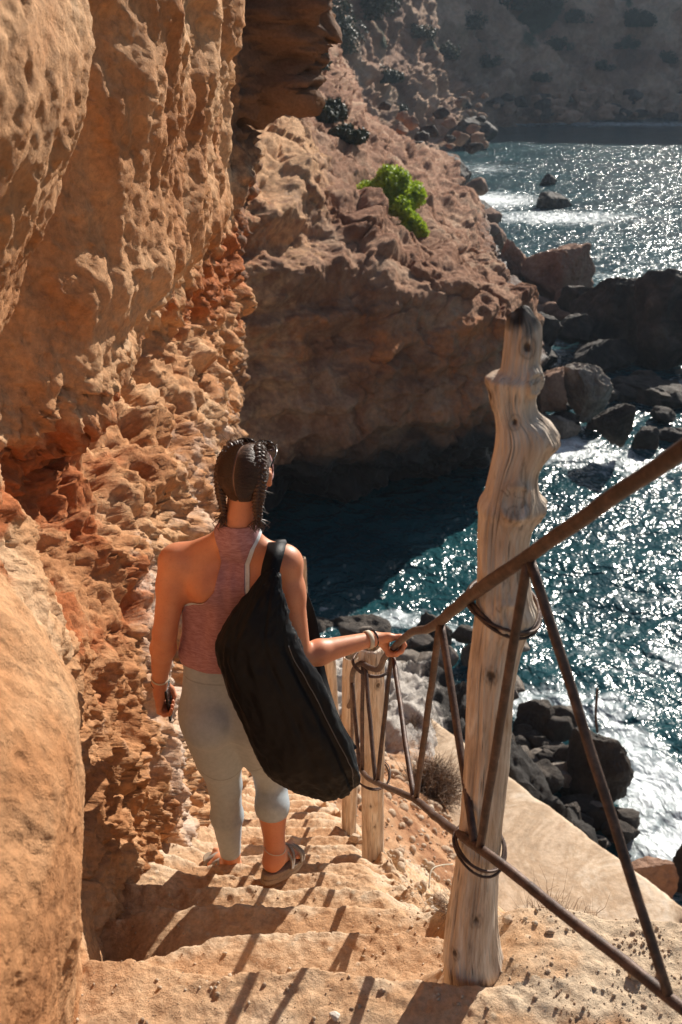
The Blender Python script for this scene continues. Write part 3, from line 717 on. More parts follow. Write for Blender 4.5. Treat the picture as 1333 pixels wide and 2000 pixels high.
M_zip, n, b, l = new_mat('dark_zip'); b.inputs['Base Color'].default_value = (.12, .12, .13, 1); b.inputs['Metallic'].default_value = .7; b.inputs['Roughness'].default_value = .35
M_metal, n, b, l = new_mat('silver_trim'); b.inputs['Base Color'].default_value = (.6, .6, .58, 1); b.inputs['Metallic'].default_value = .9; b.inputs['Roughness'].default_value = .3

person = empty('person', (float(anR[0]), float(anR[1]), float(STEP_R)))
tag(person, 'woman seen from behind in pink racerback top and grey leggings walking down the steps', 'person')
# clothing regions
armd = B.eval_at(V, 'arm'); trunk = np.minimum(B.eval_at(V, 'trunk'), B.eval_at(V, 'leg')); legd = B.eval_at(V, 'leg'); trk = B.eval_at(V, 'trunk')
zof = lambda px, py, D: W(px, py, D)[2]
zH = zof(430, 1316, 2.41)                       # hem of the top
spine = lambda z: np.interp(z, [pelv[2], waist[2], chest[2], neck[2]], [pelv[0], waist[0]+.0, chest[0], neck[0]+.002])
zt = [zof(430, y, 2.42) for y in (1330, 1240, 1212, 1198, 1178, 1152, 1108, 1075, 1050, 1030)]
hwt = [.30, .30, .30, .115, .074, .044, .034, .042, .062, .078]
o_ = np.argsort(zt); hw = np.interp(V[:, 2], np.array(zt)[o_], np.array(hwt)[o_])
u = V[:, 0]-spine(V[:, 2]); backside = V[:, 1] < chest[1]+.02+.0*u
zc = V[:, 2]; zn = zof(455, 1040, 2.43)
neckline = np.where(backside, zn+.10*np.maximum(np.abs(u)-.03, 0)-zc, 0)
# front: straps at +-.075, scoop
fr_hw = np.interp(zc, [chest[2]-.06, chest[2], chest[2]+.06, neck[2]], [.3, .13, .10, .10])
scoop = np.where(zc > chest[2]+.03, np.abs(u)-.045-.0*zc, 1)
gtop = np.where(backside, np.minimum(hw-np.abs(u), (zn+.012-zc)), np.minimum(fr_hw-np.abs(u), scoop))
gtop = np.minimum(gtop, zc-zH); gtop = np.minimum(gtop, np.maximum((armd-trk), hw*0-1)*1.0+.012 if True else gtop)
gbra = np.where(backside, np.minimum(hw+.013-.016*(u < 0)*sstep(chest[2]-.02, chest[2]+.02, zc)-np.abs(u), zn+.005-zc), np.minimum(fr_hw+.012-np.abs(u), scoop)); gbra = np.minimum(gbra, zc-(chest[2]-.09)); gbra = np.minimum(gbra, armd-trk+.012)
wr1 = fbm(np.c_[V[:, 0]*38, V[:, 1]*8, V[:, 2]*7+.6*u], 3, off=3.3); wr2 = fbm(np.c_[V[:, 0]*9, V[:, 1]*9, V[:, 2]*30], 3, off=8.3)
hi_ = sstep(chest[2]-.02, chest[2]+.05, zc); lo_ = sstep(chest[2]-.05, zH, zc)
off = .0045+hi_*.0035*wr1+lo_*(.007+.006*wr2+.004*wr1)
Vt, Ft, _ = clip_region(V+NV*off[:, None], Q, gtop); o = mesh_obj('tank_top', Vt, Ft, M_top, person)
md = o.modifiers.new('thick', 'SOLIDIFY'); md.thickness = .002; md.offset = -1
Vt, Ft, _ = clip_region(V+NV*.0025, Q, gbra); o = mesh_obj('sports_bra', Vt, Ft, M_bra, person)
# leggings
zW = zof(430, 1306, 2.41); zl = zof(452, 1660, 2.70); zr_ = zof(540, 1588, 2.53)
isR = np.linalg.norm(V-knR, axis=1)*0+(V[:, 0] > (knL[0]+knR[0])/2+.0)
hem = np.where(isR > 0, zr_, zl)+.0
gleg = np.minimum(zW-zc, zc-hem+.02*0); gleg = np.minimum(gleg, armd-trunk+.004)
fold = fbm(np.c_[V[:, 0]*7, V[:, 1]*7, V[:, 2]*26], 3, off=5.5)
zk = zof(440, 1518, 2.50)
seam = np.clip(1-np.abs(zc-(zof(430, 1347, 2.40)+.0*u))/.0022, 0, 1)*.75
kk = zk+.5*(V[:, 0]-knL[0])**2*40*.25-.25*(V[:, 0]-knL[0]); seam = np.maximum(seam, np.clip(1-np.abs(zc-kk)/.003, 0, 1)*(V[:, 1] < 2.62)*.8)
seam = np.maximum(seam, np.clip(1-np.abs(zc-hem-.004)/.002, 0, 1)*.3)
Vt, Ft, (sm,) = clip_region(V+NV*(.003+.0014*fold*sstep(zk+.12, zk-.02, zc))[:, None], Q, gleg, (seam,)); o = mesh_obj('leggings', Vt, Ft, M_leg, person, attrs={'seam': sm})
md = o.modifiers.new('thick', 'SOLIDIFY'); md.thickness = .0015; md.offset = -1
under = (gbra > .004) | (gleg > .004) | (gtop > .004)
Vs = V-NV*(under*.003)[:, None]
o = mesh_obj('skin', Vs, Q, M_skin, person); o['kind'] = 'thing'; del o['kind']
# eyes
M_eye, n, b, l = new_mat('eye'); b.inputs['Base Color'].default_value = (.05, .03, .02, 1); b.inputs['Roughness'].default_value = .1
for sx in (-1, 1):
    c = H(sx*.030, .088, .006); V1, F1 = tube([c-hf*.009, c-hf*.006, c, c+hf*.006, c+hf*.009], [.002, .009, .012, .009, .003], 12); poly_obj('eye', V1, F1, M_eye, person)

# hair: cap, strands, braids
def hair_pt(th, ph, r=1.0):
    """th: angle from the parting (0) out to each side, ph: front(-) .. nape(+) angle"""
    x = math.sin(th); 
    return H(.0775*x*r, (-.012-.099*math.sin(ph)*math.cos(th)**.6)*1.0 if math.cos(th) > 0 else -.012, .012+(.094*math.cos(ph))*max(math.cos(th), 0)**.6*r)
Hc = SDF()
Hc.add(H(0, -.022, .014), H(0, .022, .018), .0765*HS, .074*HS, k=.03); Hc.ball(H(0, -.036, .020), .0685*HS, k=.03); Hc.add(H(0, -.036, 0), H(0, -.030, -.040), .057*HS, .046*HS, k=.03)
Vh, Qh = Hc.mesh(.0032); Vh = smooth_mesh(Vh, Qh, 2); Nh = vert_normals(Vh, Qh)
loc = np.stack([(Vh-hd)@hr, (Vh-hd)@hf, (Vh-hd)@hu], -1)/HS
part = np.exp(-((loc[:, 0]+.0012*np.sin(loc[:, 2]*70))/.0026)**2)*(loc[:, 2] > -.05)
strand = perlin(np.c_[loc[:, 1]*55+loc[:, 2]*20, loc[:, 2]*75-np.abs(loc[:, 0])*60, loc[:, 0]*12])*.0006
ghair = np.minimum(.052-loc[:, 1]+.55*np.maximum(loc[:, 2]-.02, 0), loc[:, 2]+.064+.45*np.minimum(np.abs(loc[:, 0]), .034)-1.1*np.maximum(np.abs(loc[:, 0])-.044, 0)+.003*perlin(loc*260))
ghair = np.maximum(ghair, np.minimum(loc[:, 2]-.05, .085-loc[:, 1]))
earcut = np.minimum(np.abs(loc[:, 0])-.05, np.minimum(loc[:, 1]+.012, .030-loc[:, 2])); ghair = np.minimum(ghair, -earcut*1.0+.0)
M_haircap, n, b, l = new_mat('parted_hair'); v = coords(n)
c = ramp(n, noise(n, v, 60, 3), [(.3, (.026, .013, .008)), (.7, (.065, .032, .018))]); c = mix(n, c, (.50, .26, .17), attr(n, 'part')); l.new(c, b.inputs['Base Color']); b.inputs['Roughness'].default_value = .42
Vx, Fx, (pt_,) = clip_region(Vh+Nh*(strand-.0022*part)[:, None], Qh, ghair, (part*.6,)); hair = mesh_obj('hair', Vx, Fx, M_haircap, person, attrs={'part': pt_})
rnd = random.Random(5)
def braid_path(s):
    p = [H(s*.030, .035, .086), H(s*.046, -.012, .082), H(s*.058, -.046, .054), H(s*.065, -.058, .010), H(s*.063, -.060, -.037), H(s*.058, -.056, -.080), H(s*.056, -.048, -.128)]
    return spline(p, 150)
for s in (-1, 1):
    C = braid_path(s); T = np.gradient(C, axis=0); T /= np.linalg.norm(T, axis=1, keepdims=True)
    out = (C-hd); out -= T*np.sum(out*T, 1, keepdims=True); out[:, 2] *= .6; out /= np.linalg.norm(out, axis=1, keepdims=True); sd = np.cross(T, out)
    ws = np.interp(np.arange(150), [0, 25, 110, 149], [.5, 1.0, .95, .6]); parts = []; t = np.arange(150)/150*2*math.pi*7.5
    for k in range(3):
        ph = t+k*2*math.pi/3; P_ = C+sd*((.0115*ws*np.sin(ph)) if False else .0118*ws*np.sin(ph))[:, None]+out*(.0055*ws*np.sin(2*ph)+.003)[:, None]
        parts.append(tube(P_, .0078*ws, 10))
        for m in range(5):
            a = rnd.random()*6.28; q = P_+(sd*math.cos(a)+out*math.sin(a))*(.0085*ws)[:, None]; parts.append(tube(q, .0011, 4, False))
    # tuft below the tie
    e = C[-1]
    for m in range(46):
        d = np.array((rnd.gauss(0, .010)+.002*s, rnd.gauss(-.004, .008), -.020-rnd.random()*.022)); k_ = np.array((rnd.gauss(0, .006), rnd.gauss(0, .006), 0))
        parts.append(tube([e, e+d*.35+k_, e+d*.7+k_*1.8, e+d], [.0022, .0018, .0012, .0004], 4, False))
    V1, F1 = join(parts); br = poly_obj('braid', V1, F1, M_hair, person)
    V1, F1 = tube([C[138], C[140], C[143], C[145]], [.0085, .0105, .0105, .0085], 12); poly_obj('hair_tie', V1, F1, M_black, br)
BP = {s: braid_path(s) for s in (-1, 1)}; SP = []
for m in range(2300):                                  # combed strands from the parting to each braid
    s = rnd.choice((-1, 1)); e = BP[s][rnd.randrange(4, 116)]; lz = (e-hd)@hu/HS; lf = (e-hd)@hf/HS
    a = H(s*.003, lf*1.25-.012+rnd.uniform(-.025, .02), lz+.016+rnd.uniform(-.01, .01)); t = np.linspace(0, rnd.uniform(.8, 1.02), 8)[:, None]; SP.append(a*(1-t)+e*t)
for m in range(420):
    s = rnd.choice((-1, 1)); e = BP[s][rnd.randrange(84, 122)]; a = H(s*rnd.uniform(.002, .034), -.085, rnd.uniform(-.086, -.058)); t = np.linspace(0, 1, 8)[:, None]; SP.append(a*(1-t)+e*t)
SP = np.array(SP); lift = np.sin(np.linspace(0, 3.14, 8))[None, :]*np.array([rnd.random() for _ in SP])[:, None]*.0018+.0006
for _ in range(4):
    f = Hc.eval_at(SP); g_ = np.stack([Hc.eval_at(SP+np.eye(3)[i]*.001)-f for i in range(3)], -1); g_ /= np.maximum(np.linalg.norm(g_, axis=-1, keepdims=True), 1e-9); SP = SP-g_*(f-lift)[..., None]
parts = [tube(spline(q, 11), .00055, 3, False) for q in SP]
V1, F1 = join(parts); poly_obj('combed_hair', V1, F1, M_hair, hair)
parts = []
for m in range(300):                                   # fly-away hairs
    s = rnd.choice((-1, 1, 1, 1)); i = rnd.randrange(0, 149); e = braid_path(s)[i] if m % 3 else H(s*rnd.uniform(.0, .07), rnd.uniform(-.05, .05), .09+rnd.uniform(-.02, .004))
    d = (e-hd); d /= np.linalg.norm(d); d += np.array((rnd.gauss(.2*s, .5), rnd.gauss(0, .5), rnd.gauss(.1, .5))); L_ = rnd.uniform(.006, .022)
    k_ = np.array((rnd.gauss(0, .5), rnd.gauss(0, .5), rnd.gauss(0, .5)))
    P_ = [e-d*.003, e+d*L_*.4, e+(d+k_*.5)*L_*.75, e+(d+k_*1.3)*L_]; parts.append(tube(spline(P_, 7), .0004, 3, False))
V1, F1 = join(parts); poly_obj('loose_hair', V1, F1, M_hair, hair)

# bands and anklet
def ring(name, c, ax, r, wid, th, mat, par, ell=1.0):
    ax = ax/np.linalg.norm(ax); u_ = np.cross(ax, up if abs(ax[2]) < .9 else X_); u_ /= np.linalg.norm(u_); v_ = np.cross(ax, u_); a = np.linspace(0, 2*math.pi, 41)[:-1]
    prof = [(-wid/2, 0), (-wid/2*.8, th), (wid/2*.8, th), (wid/2, 0), (wid/2*.8, -.001), (-wid/2*.8, -.001)]; rows = []
    for h, dr in prof: rows.append(c+ax*h+(r+dr)*(np.cos(a)[:, None]*u_+np.sin(a)[:, None]*v_*ell))
    rows.append(rows[0]); Vr = np.concatenate(rows[:-1]); m = len(a); Fr = []
    for i in range(len(prof)):
        for j in range(m): Fr.append((i*m+j, ((i+1) % len(prof))*m+j, ((i+1) % len(prof))*m+(j+1) % m, i*m+(j+1) % m))
    return poly_obj(name, Vr, Fr, mat, par)
fa_ = wrR-elR
ring('wristband', wrR-fa_*.015, fa_, .0255, .015, .003, M_pale, person); ring('bracelet', wrR+fa_*.065, fa_, .0245, .005, .003, M_black, person)
fl_ = wrL-elL; ring('bracelet', wrL+fl_*-.10, fl_, .0262, .006, .002, M_pale, person); ring('bracelet', wrL+fl_*.02, fl_, .0245, .004, .002, M_black, person)
ring('anklet', anR+(0, 0, .034), np.array((.18, .1, 1.0)), .0345, .0022, .0015, M_pale, person)
# sandals
def sandal(G, floor, sole, sd, front=True):
    L0, L1 = -.070, .175; pts = []
    for t in np.linspace(0, 2*math.pi, 48)[:-1]:
        f = (L0+L1)/2+(L1-L0)/2*math.cos(t); w_ = (.036+.010*sstep(-.05, .12, f))*math.sin(t); w_ = float(np.sign(w_)*abs(w_)**.85*(.046**.15)); pts.append((f, w_-.004*sd*sstep(.05, .16, f)))
    rings = []
    for s, h in ((.2, 0.0), (.97, .0), (1.0, .004), (1.0, sole*.45), (.965, sole*.5), (1.0, sole*.55), (1.0, sole-.003), (.97, sole), (.2, sole)):
        rings.append([G((L0+L1)/2+(f-(L0+L1)/2)*s, l_*s, h-sole) for f, l_ in pts])
    root = empty('sandal', tuple(float(x) for x in G(0, 0, -sole))); root.parent = person; root.location = np.array(root.location)-parent_loc(person)
    Vr = np.array(rings).reshape(-1, 3); Fr = [tuple(q) for q in grid_faces(len(rings), len(pts), True)]
    m = len(pts); Fr.append(tuple(range(m-1, -1, -1))); Fr.append(tuple((len(rings)-1)*m+i for i in range(m)))
    poly_obj('sole', Vr, Fr, M_sole, root, smooth=False)
    def strap(fa, fb, la, lb, h, wd):
        P_ = [];
        for t in np.linspace(0, math.pi, 16): P_.append(G(fa+(fb-fa)*(t/math.pi), -math.cos(t)*.043+.0, .0+h*math.sin(t)**.7-.004))
        P_ = np.array(P_); A_ = G(1, 0, 0)-G(0, 0, 0); A_ = A_+0; Vs_ = []; Ts = np.gradient(P_, axis=0); Ts /= np.linalg.norm(Ts, axis=1, keepdims=True)
        for i in range(16):
            wdir = A_-Ts[i]*np.dot(A_, Ts[i]); wdir /= np.linalg.norm(wdir); nn = np.cross(Ts[i], wdir)
            Vs_ += [P_[i]-wdir*wd/2+nn*.002, P_[i]+wdir*wd/2+nn*.002, P_[i]+wdir*wd/2-nn*.001, P_[i]-wdir*wd/2-nn*.001]
        poly_obj('strap', np.array(Vs_), [tuple(q) for q in grid_faces(16, 4, True)], M_sand, root)
    strap(.030, .100, 0, 0, .060, .013); strap(.085, .040, 0, 0, .060, .013); strap(.118, .112, 0, 0, .038, .014)
    strap(.0, .035, 0, 0, .062, .011)
sandal(GR[0], STEP_R, .036, 1); sandal(GL[0], STEP_L, .030, -1)

# ---------------------------------------------------------------- sunglasses, phone, bag
gl = empty('sunglasses', tuple(H(0, .035, .095))); tag(gl, 'dark sunglasses pushed up on top of the walking woman\'s hair', 'sunglasses')
def lens(cx):
    o_ = []; cpt = H(cx, .088, .074); nf = hf*.90+hu*.44; nf /= np.linalg.norm(nf); uu = np.cross(hr, nf); n_ = 20
    for k in (-.0012, .0012):
        for i in range(n_):
            a = 2*math.pi*i/n_; x = math.cos(a); y = math.sin(a); p = 2.6; rr = (abs(x)**p+abs(y)**p)**(-1/p)
            o_.append(cpt+hr*(x*rr*.029)*HS+uu*(y*rr*.021)*HS+nf*k-nf*.10*(x*rr*.029+cx)**2*8)
    Fq = [(i, (i+1) % n_, n_+(i+1) % n_, n_+i) for i in range(n_)]+[tuple(range(n_-1, -1, -1)), tuple(range(n_, 2*n_))]
    poly_obj('lens', np.array(o_), Fq, M_black, gl, smooth=False)
    rim = np.array(o_[:n_]+o_[:1]); V1, F1 = tube(rim, .0022, 6, False); return V1, F1
rims = [lens(-.034), lens(.034)]
V1, F1 = tube([H(-.007, .093, .076), H(0, .095, .078), H(.007, .093, .076)], .0022, 6); V1, F1 = join(rims+[(V1, F1)]); poly_obj('frame', V1, F1, M_black, gl)
for s in (-1, 1):
    V1, F1 = tube(spline([H(s*.064, .084, .080), H(s*.082, .050, .068), H(s*.085, .010, .050), H(s*.083, -.006, .030)], 14), .0022, 6); poly_obj('temple', V1, F1, M_black, gl)
V1 = []; 
for a in (-1, 1):
    for b_ in (-1, 1):
        for c_ in (-1, 1): V1.append(PHC+pd*a*.062+pw*b_*.031+pn*c_*.004)
o = poly_obj('phone', np.array(V1), [(0, 1, 3, 2), (4, 6, 7, 5), (0, 4, 5, 1), (2, 3, 7, 6), (0, 2, 6, 4), (1, 5, 7, 3)], M_black, smooth=False); base_at(o, tuple(PHC-pd*-.062))
bv = o.modifiers.new('b', 'BEVEL'); bv.width = .002; bv.segments = 2; o.data.materials.append(M_metal)
tag(o, 'dark phone with a silver edge held in the walking woman\'s left hand', 'phone')

def build_bag():
    st = [(528, 1112, 2.365, 10, .006), (526, 1128, 2.355, 21, .012), (512, 1172, 2.33, 42, .035), (497, 1235, 2.31, 71, .055), (511, 1288, 2.305, 80, .062), (544, 1355, 2.30, 86, .066), (576, 1424, 2.30, 88, .068), (607, 1484, 2.305, 87, .066), (634, 1520, 2.31, 68, .052), (655, 1540, 2.315, 42, .034), (664, 1550, 2.32, 12, .010)]
    A = np.array([np.r_[W(a, b, d), h*depth(W(a, b, d))/FPX, t] for a, b, d, h, t in st]); A[:, 3] *= .95; S = spline(A, 170)
    C = S[:, :3]; T = C[-1]-C[0]; T /= np.linalg.norm(T); 
    sdv = np.cross(T, Y_*math.cos(.4)-up*math.sin(.4)); sdv /= np.linalg.norm(sdv)
    if sdv[0] < 0: sdv = -sdv
    nv_ = np.cross(T, sdv); nv_ = nv_ if nv_[1] < 0 else -nv_       # towards the viewer side
    n_ = 120; a = np.arange(n_)*2*math.pi/n_; sg = lambda x, p: np.sign(x)*np.abs(x)**p
    P_ = C[:, None]+S[:, 3][:, None, None]*sg(np.cos(a), .9)[None, :, None]*sdv+S[:, 4][:, None, None]*sg(np.sin(a), .85)[None, :, None]*nv_
    nn = grid_normals(P_); 
    s_ = np.linspace(0, 1, len(S))[:, None]; fo_ = np.cos(a)[None, :]*S[:, 3][:, None]
    L_ = np.stack([fo_*16+s_*2.2, s_*3.2+0*fo_, np.sin(a)[None, :]+0*s_], -1); d = .012*fbm(L_, 4, ridge=True, off=2.0)+.006*fbm(L_*np.array((2.0, 3.5, 2)), 4, off=5)+.004*fbm(np.stack([fo_*30+s_*14, s_*16+0*fo_, np.sin(a)[None, :]+0*s_], -1), 3, ridge=True, off=9)
    d = d-.007*np.exp(-((np.cos(a)[None, :]-.18+.35*(s_-.5))/.05)**2)*(np.sin(a)[None, :] > 0)*sstep(.1, .3, s_)
    d = d-.010*np.exp(-((np.cos(a)[None, :]-.72)/.08)**2)*(np.sin(a)[None, :] > 0)*sstep(.25, .5, s_)
    sgn = -1 if np.sum(nn[80, :]*(P_[80]-C[80])) < 0 else 1
    P_ = P_+sgn*nn*d[..., None]*np.minimum(S[:, 3][:, None, None]/.06, 1)
    V1 = np.concatenate([P_.reshape(-1, 3), C[:1], C[-1:]]); F1 = [tuple(q) for q in (grid_faces(len(S), n_, True) if sgn > 0 else grid_faces(len(S), n_, True)[:, ::-1])]; m = len(V1)
    for j in range(n_): F1.append((m-2, j, (j+1) % n_)); F1.append((m-1, (len(S)-1)*n_+(j+1) % n_, (len(S)-1)*n_+j))
    bag = empty('shoulder_bag', tuple(C[-1])); tag(bag, 'long black padded carry bag slung over the walking woman\'s right shoulder', 'bag')
    poly_obj('body', V1, F1, M_bag, bag)
    # zip along the outer edge
    zi = [P_[i, 12]+ (P_[i, 12]-C[i])*.02 for i in range(60, 150, 3)]; V1, F1 = tube(spline(zi, 80), .0014, 6); poly_obj('zip', V1, F1, M_zip, bag)
    def ribbon(pts, wd, wdir, th=.0025):
        P2 = spline(np.array(pts), 60); Ts = np.gradient(P2, axis=0); Ts /= np.linalg.norm(Ts, axis=1, keepdims=True); Vr = []
        for i in range(60):
            w0 = np.array(wdir, float); w0 -= Ts[i]*np.dot(w0, Ts[i]); w0 /= np.linalg.norm(w0); nn_ = np.cross(Ts[i], w0)
            Vr += [P2[i]-w0*wd/2+nn_*th, P2[i]+w0*wd/2+nn_*th, P2[i]+w0*wd/2-nn_*th, P2[i]-w0*wd/2-nn_*th]
        return np.array(Vr), [tuple(q) for q in grid_faces(60, 4, True)]+[(0, 1, 2, 3), (239, 238, 237, 236)]
    V1, F1 = ribbon([W(525, 1142, 2.345), W(530, 1108, 2.370), W(538, 1078, 2.405), W(542, 1061, 2.455), W(544, 1062, 2.50), shR+(-.025, .055, .030), shR+(-.012, .068, -.03), W(600, 1200, 2.60), W(622, 1320, 2.52), W(650, 1410, 2.40), W(684, 1470, 2.335)], .050, (1, .02, 0))
    poly_obj('strap', V1, F1, M_bag, bag)
build_bag()
# ================================================================ posts and railing
M_wood, n, b, l = new_mat('silvered_driftwood'); v = coords(n, (1, 1, .07)); vv = coords(n)
f = noise(n, v, 95, 6, .65, .8); f2 = noise(n, coords(n, (1, 1, .16)), 24, 5, .6, 1.6); f3 = noise(n, vv, 5, 4, .6)
c = ramp(n, f2, [(.30, (.38, .27, .19)), (.48, (.62, .49, .37)), (.66, (.76, .67, .56))])
c = mix(n, c, ramp(n, f, [(.30, .34), (.43, .95), (.7, 1.15)]), .85, 'MULTIPLY'); c = mix(n, c, (.50, .30, .15), ramp(n, f3, [(.5, 0.0), (.75, .55)]))
c = mix(n, c, (.09, .055, .035), attr(n, 'knot')); c = mix(n, c, (.035, .028, .024), attr(n, 'char'))
l.new(c, b.inputs['Base Color']); b.inputs['Roughness'].default_value = .72
l.new(bump(n, f, .9, .002, bump(n, f2, .8, .006)), b.inputs['Normal'])
def make_post(name, prof, knots, seed, D, flare=0.0, char=.0, label='', group=None, tilt=0.0, steps=420, lean=0):
    """prof: rows (py, pxl, pxr) measured on the photograph, turned to metres at distance D (+lean per row)"""
    rows = []
    for py, xl, xr in prof:
        dd = D+lean*(prof[-1][0]-py)/1000.0
        a, b_ = W(xl, py, dd), W(xr, py, dd); rows.append(np.r_[(a+b_)/2, (b_[0]-a[0])/2*.94])
    S = spline(rows, steps); n_ = 200; a = np.arange(n_)*2*math.pi/n_
    prnd = random.Random(seed)
    mod = fbm(np.stack([np.cos(a)[None, :]*1.4+0*S[:, :1], np.sin(a)[None, :]*1.4+0*S[:, :1], S[:, 2:3]*2.2+0*a[None, :]], -1), 4, off=seed)
    dir_ = np.stack([np.cos(a), np.sin(a), 0*a], -1)
    rr = S[:, 3][:, None]*(1+.10*mod*np.abs(np.sin(a))[None, :])
    P = S[:, None, :3]+rr[..., None]*dir_
    grain = fbm(np.stack([np.cos(a)[None, :]*9+0*S[:, :1], np.sin(a)[None, :]*9+0*S[:, :1], S[:, 2:3]*3.0+.6*mod], -1), 4, ridge=True, off=seed+3)
    P = P+dir_*(.0036*grain+.004*mod)[..., None]
    kn = np.zeros(P.shape[:2])
    for (kz, ka, kr, kh) in knots:                # height fraction, angle (-90 faces the viewer), radius, bulge
        i = int(kz*(steps-1)); cpt = P[i, int((ka % 360)/360*n_) % n_].copy()
        dd = np.linalg.norm((P-cpt)*np.array((1, 1, .75)), axis=-1)
        P = P+dir_*(kh*np.exp(-(dd/kr)**2))[..., None]
        if kh <= .006: dk = dd+.0025*perlin(P*45); kn = np.maximum(kn, np.maximum(sstep(kr*.46, kr*.30, dk)*.95, .45*np.exp(-(dk/(kr*.7))**2)+.35*np.exp(-((dk-kr*.75)/(kr*.08))**2))); P = P-dir_*(.006*np.exp(-(dd/(kr*.35))**2))[..., None]
        else:
            kn = np.maximum(kn, (dd < kr*.75)*np.clip(1-np.abs(perlin(P*np.array((70, 70, 60))+kz*9))/.10, 0, 1)*.75*(perlin(P*30) > -.1)); P = P+dir_*(.004*np.exp(-((dd-kr*.6)/(kr*.16))**2)-.004*np.exp(-(dd/(kr*.4))**2))[..., None]
    ca = perlin(np.stack([np.cos(a)[None, :]*5+0*S[:, :1], np.sin(a)[None, :]*5+0*S[:, :1], S[:, 2:3]*1.3+.25*mod+0*a[None, :]], -1)); cm = fbm(np.stack([np.cos(a)[None, :]*2+0*S[:, :1], np.sin(a)[None, :]*2+0*S[:, :1], S[:, 2:3]*4+0*a[None, :]], -1)+9, 2)
    crk = np.clip(1-np.abs(ca)/.028, 0, 1)*sstep(.0, .15, cm); kn = np.maximum(kn, crk*.85); P = P-dir_*(.0035*crk)[..., None]
    top = S[:, 2].max(); ch = np.clip(1-(top-P[..., 2])/max(char, .001)+.5*perlin(P*60), 0, 1)*(1 if char else 0)
    if char: P[..., 2] += np.where(ch > .3, .010*perlin(P*45)*ch, 0)
    V1 = np.concatenate([P.reshape(-1, 3), S[:1, :3], S[-1:, :3]]); F1 = list(map(tuple, grid_faces(steps, n_, True))); m = len(V1)
    for j in range(n_): F1.append((m-2, j, (j+1) % n_, (j+1) % n_)); F1.append((m-1, (steps-1)*n_+(j+1) % n_, (steps-1)*n_+j, (steps-1)*n_+j))
    kn = np.r_[kn.ravel(), 0, 0]; ch = np.r_[ch.ravel(), ch[0].mean() if S[0, 2] > S[-1, 2] else 0, 0]
    F1 = np.array(F1)[:, ::-1] if S[0, 2] < S[-1, 2] else np.array(F1)
    o = mesh_obj(name, V1, F1, M_wood, attrs={'knot': kn, 'char': ch}); base_at(o, tuple(map(float, S[-1, :3] if S[0, 2] > S[-1, 2] else S[0, :3])))
    tag(o, label, 'post', group); return S
PG = 'driftwood posts holding the railing'
prof1 = [(606, 1012, 1018), (610, 1002, 1035), (622, 994, 1050), (640, 990, 1056), (680, 986, 1055), (705, 983, 1050), (725, 978, 1053), (738, 952, 1050), (760, 956, 1042), (785, 962, 1038), (810, 968, 1044), (830, 970, 1066), (855, 969, 1078), (880, 966, 1070), (905, 961, 1056), (930, 956, 1048), (960, 948, 1049), (985, 934, 1058), (1005, 934, 1046), (1040, 933, 1036), (1100, 932, 1033), (1160, 930, 1040), (1190, 928, 1050), (1215, 925, 1040), (1260, 921, 1020), (1330, 914, 1006), (1400, 912, 1000), (1470, 910, 996), (1540, 906, 990), (1600, 901, 983), (1660, 895, 978), (1720, 887, 974), (1780, 876, 972), (1830, 869, 976), (1870, 866, 985), (1900, 868, 995), (1935, 866, 1000)]
kn1 = [(.12, -95, .018, .004), (.14, -35, .022, .012), (.17, 170, .02, .008), (.24, -80, .012, .002), (.26, -15, .045, .022), (.43, -80, .036, .014), (.45, -10, .03, .012), (.47, -60, .010, .002), (.62, -100, .012, .003), (.66, -85, .026, .008), (.70, -70, .010, .003), (.745, -110, .012, .004), (.80, -70, .010, .003), (.85, -100, .010, .002), (.93, -90, .018, .004), (.965, -95, .012, .003), (.965, -130, .012, .003), (.78, -110, .008, .002)]
kz = [((y-606)/1329.0) for y in (668, 735, 775, 812, 840, 958, 995, 1030, 1145, 1180, 1235, 1298, 1350, 1432, 1470, 1765, 1840, 1830)]
P0 = [(668, -85, .016, .004), (738, -45, .022, .010), (770, 185, .022, .004), (812, -100, .012, .003), (835, -20, .035, .012), (958, -88, .034, .009), (995, -10, .024, .008), (1145, -60, .012, .004), (1172, -92, .030, .007), (1298, -104, .016, .005), (1432, -72, .009, .003), (1765, -90, .016, .003), (1830, -135, .014, .003)]
S1 = [W((a+b_)/2, y, 1.42)[2] for y, a, b_ in prof1]
def kfrac(prof, y): return float(np.interp(y, [p[0] for p in prof], np.linspace(0, 1, len(prof))))
make_post('wooden_post', prof1, [(kfrac(prof1, y), a, r, h) for y, a, r, h in P0], 3, 1.41, char=.035, group=PG,
          label='tall gnarled driftwood post with charred top and many knots, nearest of the railing posts')
prof2 = [(1262, 706, 742), (1268, 700, 750), (1300, 700, 752), (1360, 698, 752), (1440, 703, 752), (1540, 706, 750), (1620, 707, 750), (1690, 706, 750), (1730, 704, 752)]
make_post('wooden_post', prof2, [(kfrac(prof2, y), a, r, h) for y, a, r, h in ((1330, -60, .02, .004), (1560, -100, .010, .003), (1600, -80, .008, .003), (1665, -80, .014, .003))], 5, 3.02, group=PG,
          label='straight cut log post wired to the rail just below the walking woman\'s hand', steps=160)
prof3 = [(1282, 675, 700), (1290, 670, 704), (1380, 668, 702), (1480, 668, 700), (1560, 668, 698), (1606, 668, 696), (1640, 668, 696)]
make_post('wooden_post', prof3, [(.4, -80, .015, .003)], 8, 3.75, group=PG, label='stout pale post directly left of the cut log post, low among the steps', steps=120)
prof4 = [(1088, 586, 594), (1096, 584, 598), (1150, 588, 600), (1210, 592, 606), (1290, 600, 616), (1380, 612, 630), (1450, 625, 645), (1490, 630, 652)]
make_post('wooden_post', prof4, [(.5, -80, .02, .006)], 9, 4.6, group=PG, label='thin leaning grey post rising behind the walking woman\'s right arm', steps=120)
